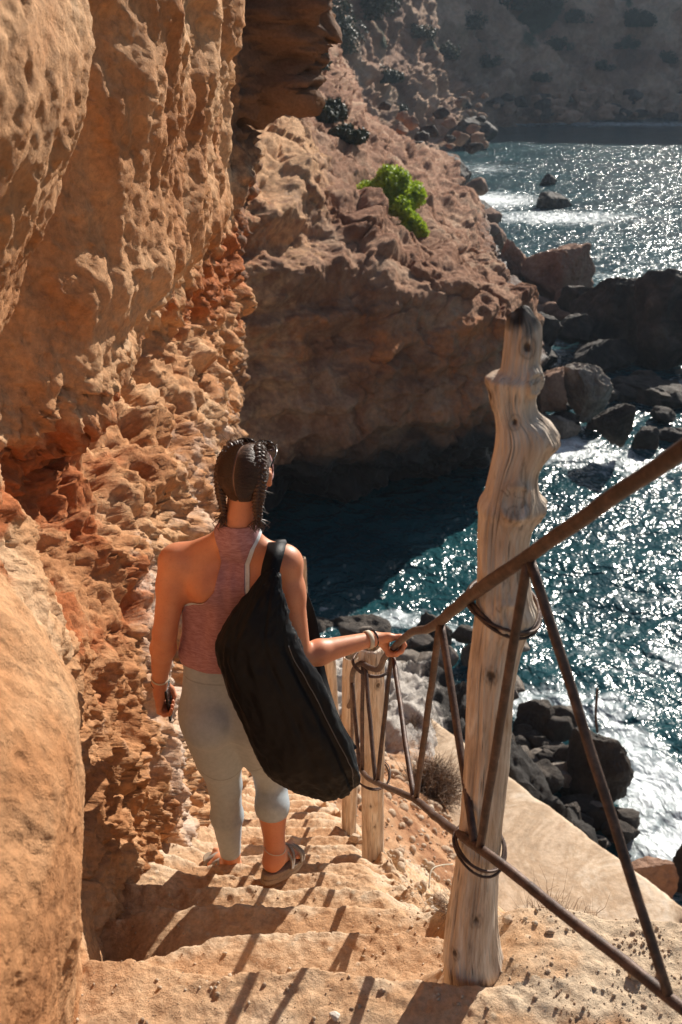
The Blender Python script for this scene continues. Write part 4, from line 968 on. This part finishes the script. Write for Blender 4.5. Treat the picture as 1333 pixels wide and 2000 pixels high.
prof5 = [(1285, 636, 652), (1292, 634, 656), (1360, 638, 660), (1440, 642, 664), (1500, 645, 666), (1530, 646, 668)]
make_post('wooden_post', prof5, [(.5, -80, .02, .006)], 12, 4.9, group=PG, label='thin brown post behind the black bag, farthest down the steps', steps=120)

railing = empty('iron_railing', tuple(W(930, 1700, 1.35))); tag(railing, 'rusty iron railing with zigzag bars wired to the driftwood posts', 'railing')
pa, pb = W(925, 1160, 1.37), W(1333, 878, 1.0)
topn = [pa+(pb-pa)*t for t in (1.9, 1.5, 1.2, 1.0, .66, .33, 0)]+[ W(862, 1212, 1.66), W(835, 1228, 1.95), W(810, 1232, 2.2), W(790, 1246, 2.4), RAILC, W(752, 1285, 2.72), W(740, 1306, 2.85), W(722, 1304, 2.92), W(706, 1296, 2.98), W(690, 1312, 3.05), W(688, 1345, 3.3), W(686, 1372, 3.6), W(668, 1400, 4.1), W(650, 1415, 4.7)]
pa, pb = W(935, 1655, 1.31), W(1310, 1950, .96)
botn = [pa+(pb-pa)*t for t in (2.0, 1.5, 1.2, 1.0, .66, .33, 0)]+[ W(880, 1617, 1.50), W(845, 1590, 1.72), W(812, 1562, 1.98), W(770, 1543, 2.32), W(735, 1528, 2.62), W(716, 1517, 2.8), W(703, 1500, 2.95), W(697, 1485, 3.15), W(690, 1470, 3.6), W(672, 1470, 4.2), W(655, 1460, 4.8)]
T_ = spline(topn, 300); Bn = spline(botn, 300)
def wob(P, a=.0022, s=9): 
    n1 = perlin(P*s); n2 = perlin(P*s+31.0); return P+np.stack([n1, 0*n1, n2], -1)*a
V1, F1 = tube(wob(T_), .0104+.0006*perlin(T_*60), 14); poly_obj('top_rail', V1, F1, M_rust, railing)
V1, F1 = tube(wob(Bn), .0092+.0006*perlin(Bn*60+5), 14); poly_obj('bottom_rail', V1, F1, M_rust, railing)
def near(C, px, py):
    pp = np.array([(666.5+FPX*c[0]/depth(c)) for c in C]); qq = []
    for c in C:
        dp = depth(c); hh = c[1]*math.sin(PITCH)+(c[2]-CZ)*math.cos(PITCH); qq.append(1000-FPX*hh/dp)
    return C[int(np.argmin((pp-px)**2+(np.array(qq)-py)**2))]
bars = [((1036, 1085), (1310, 1950)), ((1036, 1085), (937, 1655)), ((862, 1212), (932, 1650)), ((862, 1212), (812, 1562)), ((768, 1270), (808, 1560)), ((768, 1270), (737, 1528)), ((713, 1300), (734, 1527)), ((708, 1300), (706, 1508)), ((688, 1330), (703, 1500)), ((688, 1330), (688, 1468))]
for (a, b_) in bars:
    p, q = near(T_, *a), near(Bn, *b_); m = (p+q)/2+np.array((0, .004, 0)); V1, F1 = tube(wob(spline([p, m, q], 14), .0015), .0075, 10); poly_obj('baluster', V1, F1, M_rust, railing)
# wire ties round the posts
def tie(px, py, D, rx, turns, seed, drop=.012, rad=.0028, tilt=0.2):
    c = W(px, py, D); r_ = random.Random(seed); parts = []
    for k in range(turns):
        a = np.linspace(0, 2*math.pi, 40); rr = rx*(1+r_.uniform(.0, .12)); ph = r_.uniform(-1, 1)
        P_ = np.stack([c[0]+rr*np.cos(a), c[1]+(rr*.95+.01)*np.sin(a)-.0, c[2]+r_.uniform(-1, 1)*.006+tilt*rr*np.cos(a)*-1+.006*np.sin(2*a+ph)-drop*np.sin(a)*-1], -1)
        parts.append(tube(P_, rad, 6, False))
    V1, F1 = join(parts); poly_obj('wire_tie', V1, F1, M_rust, railing)
tie(984, 1180, 1.42, .057, 5, 1); tie(937, 1650, 1.40, .044, 3, 2, tilt=.15); tie(727, 1290, 3.0, .066, 2, 3, tilt=.0, rad=.004); tie(728, 1512, 3.0, .062, 4, 4, tilt=0, rad=.003)
# ================================================================ boulders, bushes and small things
import bmesh
def ico(sub):
    bm = bmesh.new(); bmesh.ops.create_icosphere(bm, subdivisions=sub, radius=1.0)
    V = np.array([v.co[:] for v in bm.verts]); F = np.array([[v.index for v in f.verts] for f in bm.faces]); bm.free(); return V, F
ICO = {k: ico(k) for k in (1, 2, 4, 5, 6)}
def rock_shape(seed, sub, size, rough=1.0, cuts=20):
    V, F = ICO[sub]; r_ = np.random.RandomState(seed); P = V.copy()
    for _ in range(cuts):
        n_ = r_.normal(size=3); n_ /= np.linalg.norm(n_); h = r_.uniform(.50, .84); d = P@n_-h; P = P-np.maximum(d, 0)[:, None]*n_*.98
    size = np.asarray(size, float); P = P*size; s = float(size.mean())
    nn = V/size; nn /= np.linalg.norm(nn, axis=1, keepdims=True); Q = P/s+seed*1.7
    d = .10*fbm(Q*1.3, 3)+.07*fbm(Q*3.2, 5, gain=.55)+(.075*(fbm(Q*3.4, 5, gain=.6, ridge=True)-.2) if sub > 2 else 0)
    if sub >= 5:
        w1, w2, c = worley(Q*2.4+.3*fbm(Q*2, 2)[:, None]); d = d+.07*(c-.5)+.05*np.minimum(w2-w1, .4)
    return P+nn*(d*s*rough)[:, None], F
def boulder(px, base_py, wpx, hpx, mat, label, seed, z0=-.15, sub=5, group=None, D=None, deepf=.8, rot=None, name='boulder', rough=1.0):
    """boulder whose foot meets the height z0 where the photograph shows its base"""
    ang = PITCH+math.atan((base_py-1000)/FPX)
    D = D or (CZ-z0)/math.tan(ang); c = W(px, base_py, D); dp = depth(c); w_ = wpx*dp/FPX; h_ = hpx*dp/FPX/math.cos(ang*.8)
    V, F = rock_shape(seed, sub, (w_/2*1.12, w_/2*deepf, h_/2*1.25), rough)
    rz = rot if rot is not None else 0.0
    cc, ss = math.cos(rz), math.sin(rz); V = V@np.array(((cc, ss, 0), (-ss, cc, 0), (0, 0, 1)))
    V = V+(c[0], D+w_/2*deepf*.7, c[2]+h_/2*.86)
    o = mesh_obj(name, V, F, mat); base_at(o, (float(c[0]), float(D+w_/2*deepf*.7), float(c[2]))); tag(o, label, 'boulder' if name == 'boulder' else 'rock', group)
    return o
BL = [
 (922, 296, 110, 68, M_dark, 'dark boulder jutting from the shaded far waterline at the foot of the joined cliff flank', 5),
 (790, 300, 95, 60, M_boul, 'brown boulder on the headland\'s seaward edge, shaded, highest of its row', 5),
 (878, 390, 98, 84, M_dark, 'large dark boulder at the water beside the upper end of the green bush', 5),
 (845, 402, 62, 50, M_dark, 'small dark boulder wedged between the green bush and the large dark boulder', 5),
 (915, 455, 112, 70, M_dark, 'long dark wet boulder with foam on it, just right of the green bush', 5),
 (862, 462, 70, 56, M_boul, 'brown boulder touching the lower right side of the green bush', 5),
 (905, 505, 80, 62, M_boul, 'rounded brown boulder below the long dark wet boulder', 5),
 (965, 500, 60, 60, M_boul, 'upright brown boulder at the tip of the headland beside the foam', 5),
 (1000, 600, 110, 118, M_boul, 'big brown boulder standing against the headland nose behind the tall gnarled post', 6),
 (1098, 612, 138, 140, M_boul, 'tall pointed brown boulder leaning on the ridge of rocks above the dark rocks', 6),
 (1060, 690, 92, 84, M_dark, 'dark boulder in the shade right of the top of the tall gnarled post', 5),
 (1128, 676, 84, 66, M_dark, 'dark boulder in the gap below the tall pointed brown boulder', 5),
 (1205, 700, 175, 150, M_dark, 'broad dark rock forming the left part of the black ridge in the sea', 6),
 (1310, 745, 190, 185, M_dark, 'biggest dark rock forming the middle of the black ridge in the sea', 6),
 (1440, 760, 200, 170, M_dark, 'dark rock at the outer right end of the black ridge', 5),
 (1150, 812, 104, 108, M_grey, 'slanted grey boulder on the rock shelf right of the tall post, above the foam', 6),
 (1075, 812, 100, 84, M_boul, 'brown lit boulder directly right of the tall post\'s middle', 5),
 (1085, 876, 90, 62, M_grey, 'low grey rock at the water\'s edge right of the tall post', 5),
 (1208, 872, 84, 88, M_dark, 'jagged wet black rock standing in the foam under the slanted grey boulder', 6),
 (1262, 896, 66, 58, M_dark, 'small wet black rock next to the jagged wet black rock, just above the railing', 5),
 (1318, 884, 76, 50, M_dark, 'flat wet black rock at the end of the rock shelf over the railing', 5),
 (1073, 368, 46, 26, M_dark, 'small round rock alone in the sea, the farther of two', 4),
 (1080, 415, 88, 34, M_dark, 'low jagged rock awash in the sea, the nearer of two', 5),
 (1155, 1604, 142, 168, M_dark, 'large black boulder beside the concrete slipway with surf behind it', 6),
 (1045, 1500, 118, 104, M_dark, 'black boulder between the tall post and the large black boulder', 6),
 (1040, 1590, 110, 80, M_dark, 'wet black rock tucked against the slipway edge', 5),
 (1108, 1640, 90, 60, M_dark, 'low black rock below the large black boulder at the slipway edge', 5),
 (1212, 1660, 92, 60, M_dark, 'half-sunk black rock between the large black boulder and the surf', 5),
 (1272, 1772, 92, 92, M_boul, 'brown boulder leaning on the lower corner of the slipway', 5),
 (1332, 1775, 76, 108, M_dark, 'dark boulder by the surf next to the brown boulder at the slipway corner', 5),
 (846, 1300, 96, 88, M_dark, 'black boulder at the shore seen through the railing left of the tall post', 5),
 (700, 1262, 120, 46, M_dark, 'low dark wet rock at the waterline above the woman\'s hand', 5),
 (610, 1262, 110, 42, M_dark, 'low dark wet rock at the waterline behind the woman\'s right elbow', 5),
 (1150, 650, 130, 92, M_dark, 'dark rock joining the tall pointed boulder to the black ridge', 5),
 (1242, 660, 150, 96, M_dark, 'dark rock on the crest of the black ridge between its two largest rocks', 5),
 (1178, 748, 160, 76, M_dark, 'long dark rock at the near foot of the black ridge, left half', 5),
 (1275, 806, 190, 56, M_dark, 'flat dark reef at the near foot of the black ridge, right half', 5),
 (1040, 740, 90, 70, M_dark, 'dark rock in the shade directly beside the top of the tall post', 5),
 (930, 1330, 80, 60, M_grey, 'grey rock on the shore hidden partly by the tall post', 5),
]
for k, (a, b_, c, d, m, lab, sub) in enumerate(BL):
    z0 = -.25; D = None
    if b_ in (300, 402, 462, 505): z0 = 1.2
    if lab.startswith('brown boulder leaning'): z0 = 1.3
    if 'slipway edge' in lab: z0 = .5
    if 'grey boulder' in lab or 'lit boulder' in lab or 'dark boulder in the' in lab: z0 = .5
    boulder(a, b_, c, d, m, lab, 40+k, z0, sub, 'boulders along the shore', D, rot=(k*37 % 60-30)/57.)
# shelf of rock carrying them
rr_ = random.Random(4)
for k in range(46):
    t = rr_.random()
    px, py = [(1000+rr_.uniform(-10, 60), rr_.uniform(690, 880)), (rr_.uniform(1050, 1330), rr_.uniform(760, 850)), (rr_.uniform(800, 960), rr_.uniform(330, 480)), (rr_.uniform(960, 1150), rr_.uniform(560, 680))][k % 4]
    m = (M_grey, M_dark, M_boul, M_boul)[k % 4]
    boulder(px, py, rr_.uniform(38, 66), rr_.uniform(24, 40), m, ('small rock beside the headland nose just right of the tall post', 'small dark rock on the reef right of the slanted grey boulder', 'small brown rock on the seaward edge of the headland near the green bush', 'small brown rock between the headland nose and the tall pointed boulder')[k % 4], 200+k, .1 if k % 4 != 2 else .8, 4, 'small rocks between the shore boulders', name='rock')
for k in range(70):                                    # broken shore under the railing, beside the slip
    if k < 34: px, py, z0 = rr_.uniform(640, 1010), rr_.uniform(1262, 1400), .5
    elif k < 56: px, py, z0 = rr_.uniform(985, 1110), rr_.uniform(1410, 1560), .3
    else: px, py, z0 = rr_.uniform(1120, 1240), rr_.uniform(1600, 1690), .1
    m = M_grey if (k < 34 and py > 1290) or k % 5 == 0 else M_dark
    boulder(px, py, rr_.uniform(34, 84), rr_.uniform(20, 46), m, ('small broken rock of the shore seen between railing bars left of the tall post' if k < 34 else 'small dark rock in the heap between the tall post and the large black boulder' if k < 56 else 'small wet rock between the large black boulder and the slipway edge'), 300+k, z0, 4, 'broken rocks along the near shore', name='rock')
for k in range(110):                                   # far waterline
    if k < 30: px, py = rr_.uniform(690, 960), rr_.uniform(215, 300)
    else: px, py = rr_.uniform(900, 1340), rr_.uniform(185, 243)
    w_ = rr_.uniform(14, 42); D = np.interp(px, [690, 960, 1100, 1340], [72, 100, 143, 152]) if k < 30 else np.interp(px, [900, 1000, 1340], [104, 140, 156])
    D = D-(py-(300 if k < 30 else 243))*-.0-max(0, (py-225))*.15+(243-py)*.10
    boulder(px, py, w_, w_*.62, M_far if k % 3 else M_dark, ('boulder in the shaded rubble at the foot of the flank' if k < 30 else 'boulder in the shaded rubble along the far shore'), 500+k, 0, 4 if w_ > 26 else 2, 'boulders along the far shore', D=float(D), name='boulder')

# ---------------------------------------------------------------- plants
def leaf_mat(name, c1, c2, tr=.25):
    m, n, b, l = new_mat(name); oi = noise(n, coords(n), 3.5, 3); c = ramp(n, oi, [(.35, c1), (.65, c2)])
    l.new(c, b.inputs['Base Color']); b.inputs['Roughness'].default_value = .55
    t_ = N(n, 'BsdfTranslucent'); l.new(c, t_.inputs[0]); mx = N(n, 'MixShader'); mx.inputs[0].default_value = tr
    l.new(b.outputs[0], mx.inputs[1]); l.new(t_.outputs[0], mx.inputs[2]); l.new(mx.outputs[0], n.nodes['Material Output'].inputs[0]); return m
M_green = leaf_mat('bright_green_leaves', (.20, .30, .012), (.42, .54, .035), .5)
M_scrub = leaf_mat('dark_scrub_leaves', (.030, .042, .022), (.060, .075, .040), .1)
M_dry = leaf_mat('dry_twigs', (.13, .075, .045), (.27, .17, .10), .1)
M_stem, n, b, l = new_mat('bush_stem'); b.inputs['Base Color'].default_value = (.12, .08, .05, 1); b.inputs['Roughness'].default_value = .9
def bush(c, size, nl, leaf, mat, label, seed, group=None, clumps=26, name='bush', part='foliage'):
    r_ = np.random.RandomState(seed); size = np.asarray(size, float); c = np.asarray(c, float)
    cl = r_.normal(size=(clumps, 3)); cl /= np.linalg.norm(cl, axis=1, keepdims=True); cl[:, 2] = np.abs(cl[:, 2])*.9+.05; cl *= size*r_.uniform(.25, .80, (clumps, 1)); cr = r_.uniform(.22, .40, clumps)*size.mean()
    k = r_.randint(0, clumps, nl); d = r_.normal(size=(nl, 3)); d /= np.linalg.norm(d, axis=1, keepdims=True)
    p = cl[k]+d*(cr[k]*r_.uniform(.55, 1.05, nl))[:, None]; p[:, 2] = np.maximum(p[:, 2], -.1*size[2])
    a = r_.normal(size=(nl, 3)); a /= np.linalg.norm(a, axis=1, keepdims=True); b_ = np.cross(a, d+.4*r_.normal(size=(nl, 3))); b_ /= np.maximum(np.linalg.norm(b_, axis=1, keepdims=True), 1e-6)
    s = leaf*r_.uniform(.6, 1.3, (nl, 1)); V = np.stack([p-a*s, p-b_*s*.42, p+a*s, p+b_*s*.42], 1).reshape(-1, 3); F = np.arange(nl*4).reshape(-1, 4)
    root = empty(name, tuple(map(float, c))); tag(root, label, 'bush', group)
    mesh_obj(part, V+c, F, mat, root, smooth=False)
    parts = [tube(spline([c+(0, 0, -.15*size[2]), c+q*.4+(0, 0, .05*size[2]), c+q], 6), [.03*size.mean(), .028*size.mean(), .022*size.mean(), .018*size.mean(), .012*size.mean(), .006*size.mean()], 5, False) for q in cl[:10]]
    V1, F1 = join(parts); poly_obj('stem', V1, F1, M_stem, root)
    return root
gb = W(765, 398, 33.5); bush(gb+(0, 0, -.1), (1.12, 1.0, 1.35), 42000, .07, M_green, 'bright green rounded bush alone on the sunlit slope of the headland', 1, clumps=40)
bush(W(808, 452, 32.6), (.65, .6, .75), 10000, .07, M_green, 'smaller duller green bush hanging below the bright green rounded bush', 2, clumps=16)
FB = [(650, 70, 62, 4.2, 5.6), (735, 25, 80, 3.2, 3.4), (600, 120, 42, 1.3, 1.3), (630, 215, 37, 1.2, .9), (680, 265, 38, .9, .7), (575, 200, 36, 1.0, .7), (760, 150, 84, 1.8, 1.6), (1030, 12, 160, 8, 4), (1262, 36, 165, 3.2, 2.4), (878, 95, 120, 2.4, 2.0), (960, 110, 140, 2.2, 1.8), (1100, 80, 165, 2.6, 2), (1180, 120, 160, 2.0, 1.6), (1310, 100, 162, 2.2, 1.6), (830, 55, 108, 2.2, 2), (1060, 140, 156, 1.8, 1.4), (930, 40, 145, 2.6, 2.2), (790, 215, 72, 1.2, .9), (1225, 70, 165, 2.2, 1.8), (1140, 25, 168, 2.8, 2)]
dg = None
def drop_on(P, px, py):
    """point of the surface grid P seen nearest to (px, py)"""
    Q = P.reshape(-1, 3); dp = Q[:, 1]*math.cos(PITCH)-(Q[:, 2]-CZ)*math.sin(PITCH); ok = dp > 1
    u_ = 666.5+FPX*Q[:, 0]/np.where(ok, dp, 1); v_ = 1000-FPX*(Q[:, 1]*math.sin(PITCH)+(Q[:, 2]-CZ)*math.cos(PITCH))/np.where(ok, dp, 1)
    e = np.where(ok, (u_-px)**2+(v_-py)**2, 1e12); k = np.argsort(e)[:60]; k = k[np.argmin(dp[k])]; return Q[k]
for k, (px, py, D, w_, h_) in enumerate(FB):
    near_ = k in (2, 3, 4, 5); c = drop_on(HEAD if near_ else FAR, px, py+10); s = D
    lab = {0: 'tall dark bush in the shade left of the far cliff, top left of the cove', 1: 'dark bush right of the tall dark bush at the top of the shaded flank', 7: 'widest dark bush at the top of the far cliff', 8: 'round dark bush high on the far cliff at the right', 2: 'olive bush on the headland crest nearest the overhanging block', 3: 'olive bush trailing down the headland crest', 4: 'lowest olive bush on the headland crest', 5: 'olive bush beside the sandy saddle of the headland', 6: 'small dark bush low on the shaded flank above the headland crest', 9: 'dark bush at mid height between the flank and the far cliff', 10: 'lowest dark bush left of centre on the far cliff', 11: 'dark bush under the widest bush on the far cliff', 12: 'dark bush below the round dark bush, left of it', 13: 'lowest dark bush at the right edge of the far cliff', 14: 'dark bush on the shaded flank right beside its top edge', 15: 'dark bush just above the far shore rubble in mid cove', 16: 'dark bush left of the widest bush at the top of the far cliff', 17: 'small dark bush among the rubble at the foot of the flank', 18: 'dark bush directly under the round dark bush', 19: 'dark bush between the widest bush and the round dark bush'}[k]
    bush(c, (w_, w_*.8, h_), 5000 if k < 9 else 1800, .10*w_**.5, M_scrub, lab, 20+k, 'dark bushes on the far slopes' if not near_ else 'olive bushes on the headland crest', clumps=22, name='bush')
def dry_bush(c, size, nt_, label, seed, mat=None, r0=.006):
    r_ = np.random.RandomState(seed); c = np.asarray(c, float); parts = []
    for k in range(nt_):
        d = r_.normal(size=3); d[2] = abs(d[2])*.9+.15; d /= np.linalg.norm(d); L_ = r_.uniform(.6, 1.05); e = d*L_*size; j = r_.normal(size=(2, 3))*.12*np.mean(size)
        pts = spline([c, c+e*.4+j[0]*.5, c+e*.75+j[1], c+e+j[0]], 6); parts.append(tube(pts, np.linspace(r0, r0*.25, 6), 3, False))
        for q in range(3):
            s0 = pts[r_.randint(2, 6)]; d2 = d+r_.normal(size=3)*.8; parts.append(tube([s0, s0+d2*.11*np.mean(size), s0+d2*.22*np.mean(size)+r_.normal(size=3)*.02], [r0*.5, r0*.35, r0*.15], 3, False))
    V1, F1 = join(parts); o = poly_obj('dry_bush', V1, F1, mat or M_dry); base_at(o, tuple(map(float, c))); tag(o, label, 'bush'); return o
def on_slope(px, py):
    for D in np.linspace(1.8, 16, 700):
        p = W(px, py, D)
        if p[2] < float(slope_z(np.array([p[0]]), np.array([p[1]]))[0]): return p
    return p
dry_bush(on_slope(842, 1560), np.array((.42, .4, .55)), 900, 'round dry brown bush on the earth slope seen through the railing', 3, r0=.008)
dry_bush(on_slope(815, 1440), np.array((.30, .3, .34)), 320, 'smaller dry brown bush just above the round dry bush on the slope', 4, r0=.008)
dry_bush(np.array((.52, 1.78, CZ-2.16)), np.array((.10, .10, .20)), 300, 'low dry twiggy bush behind the foot of the tall gnarled post', 5, r0=.0016)
dry_bush(np.array((.66, 1.90, CZ-2.36)), np.array((.12, .10, .20)), 300, 'pinkish dry bush behind the verge right of the tall gnarled post', 6, mat=M_dry, r0=.0014)
dry_bush(np.array((.30, 1.86, CZ-2.06)), np.array((.08, .06, .06)), 120, 'small grey dry tuft at the broken edge of the steps', 7, mat=M_dry, r0=.001)
V1, F1 = tube(spline([W(838, 1735, 2.2), W(843, 1700, 2.25), W(862, 1690, 2.28), W(885, 1688, 2.3)], 16), .0022, 6); o = poly_obj('plant_stem', V1, F1, M_pale); base_at(o, tuple(V1[0])); tag(o, 'thin pale curved plant stem beside the tall gnarled post', 'plant')
V1, F1 = tube(spline([W(1167, 1430, 13.2), W(1164, 1395, 13.2), W(1167, 1345, 13.2)], 12), .022, 6); o = poly_obj('iron_rod', V1, F1, M_rust); base_at(o, tuple(V1[0])); tag(o, 'thin bent iron rod standing on the shore rocks in front of the surf', 'rod')

# ---------------------------------------------------------------- loose stones
M_peb = rock_mat('loose_stones', [(.30, .20, .13), (.44, .31, .21), (.54, .42, .30), (.62, .54, .44)], big=9, fine=90, bd=.002)
dg_ = bpy.data.objects['stone_stairs']
def ground_at():
    me = dg_.data; a = np.empty(len(me.vertices)*3, np.float32); me.vertices.foreach_get('co', a); return a.reshape(-1, 3)
GV = ground_at()
def gravel():
    r_ = np.random.RandomState(11); parts_v = []; parts_f = []; o_ = 0
    m = (GV[:, 1] > .95) & (GV[:, 1] < 2.9) & (GV[:, 0] > -.7) & (GV[:, 0] < 1.4); idx = np.where(m)[0]
    wgt = np.where(GV[idx, 0] > .18, 1.0, .30)*np.where(GV[idx, 1] < 1.6, 1, .35)+.02; wgt *= np.clip(fbm(GV[idx]*6, 2)*2.4+.5, .05, 2); wgt /= wgt.sum()
    V0, F0 = ICO[1]
    for k in r_.choice(idx, 4200, p=wgt):
        s = .0013+.0045*r_.random()**4; q = V0*r_.uniform(.6, 1.3, 3)+r_.normal(size=V0.shape)*.13; parts_v.append(q*s+GV[k]+(0, 0, s*.3)); parts_f.append(F0+o_); o_ += len(V0)
    o = mesh_obj('gravel', np.concatenate(parts_v), np.concatenate(parts_f), M_peb, smooth=False); tag(o, kind='stuff')
gravel()
def rubble():
    r_ = np.random.RandomState(21); pv = []; pf = []; o_ = 0; V0, F0 = ICO[2]
    for k in range(1500):
        y = 2.0+9.5*r_.random()**1.3; x = float(right_edge(y))+.05+r_.random()**1.3*(.5+.16*y); z = float(slope_z(np.array([x]), np.array([y]))[0]) if y > 3.4 else None
        if z is None:
            q = GV[(np.abs(GV[:, 1]-y) < .02) & (np.abs(GV[:, 0]-x) < .03)]
            if len(q) == 0: continue
            z = q[0, 2]
        else: z += .08
        s = (.006+.030*r_.random()**4)*(.5+y*.16); q = V0*r_.uniform(.6, 1.25, 3)+.12*fbm(V0*1.5+k, 2)[:, None]*V0
        pv.append(q*s+(x, y, z+s*.1)); pf.append(F0+o_); o_ += len(V0)
    o = mesh_obj('rubble', np.concatenate(pv), np.concatenate(pf), M_peb, smooth=False); tag(o, kind='stuff')
rubble()
def stone(px, py, s, lab, seed, mat=M_peb, z=None):
    # where the line of sight meets the steps
    best = None
    pp = GV[(GV[:, 1] > .9) & (GV[:, 1] < 4)]; dp = pp[:, 1]*math.cos(PITCH)-(pp[:, 2]-CZ)*math.sin(PITCH)
    e = (666.5+FPX*pp[:, 0]/dp-px)**2+(1000-FPX*(pp[:, 1]*math.sin(PITCH)+(pp[:, 2]-CZ)*math.cos(PITCH))/dp-py)**2; k = np.argsort(e)[:25]; c = pp[k[np.argmin(dp[k])]]
    V, F = rock_shape(seed, 4, (s, s*.8, s*.62)); o = mesh_obj('stone', V+c+(0, 0, s*.35), F, mat); base_at(o, tuple(map(float, c))); tag(o, lab, 'stone')
M_wstone = rock_mat('pale_stone', [(.5, .42, .35), (.6, .53, .45), (.66, .6, .53), (.7, .65, .6)], big=20, fine=120, bd=.001)
stone(660, 1980, .013, 'small white stone on the lowest visible part of the landing', 1, M_wstone)
stone(852, 1785, .014, 'brown stone lying on the step edge left of the tall gnarled post', 2)
stone(745, 1930, .009, 'small brown stone at the nearest step edge', 3)
stone(735, 1330+480, .007, 'tiny brown stone on the second step', 4)
stone(1075, 1815, .012, 'brown stone at the edge of the verge right of the tall post', 5)
stone(985, 1795, .016, 'stone half buried in the verge directly right of the tall post', 6)
stone(1250, 1900, .022, 'rounded stone near the railing at the right of the verge', 7)
stone(690, 1640, .035, 'rounded stone at the foot of the stout pale post', 8)
# ================================================================ air
def haze():
    V = np.array([(x, y, z) for x in (-160, 340) for y in (-6, 420) for z in (-4, 112)], float)
    F = [(0, 1, 3, 2), (4, 6, 7, 5), (0, 4, 5, 1), (2, 3, 7, 6), (0, 2, 6, 4), (1, 5, 7, 3)]
    m = bpy.data.materials.new('haze_air'); m.use_nodes = True; n = m.node_tree; n.nodes.remove(n.nodes['Principled BSDF'])
    v = N(n, 'VolumePrincipled'); v.inputs['Color'].default_value = (.62, .80, 1.0, 1); v.inputs['Density'].default_value = .0003; v.inputs['Anisotropy'].default_value = .25
    n.links.new(v.outputs[0], n.nodes['Material Output'].inputs['Volume'])
    o = poly_obj('haze', V, F, m, smooth=False); tag(o, kind='stuff')
haze(); sc.cycles.volume_bounces = 1
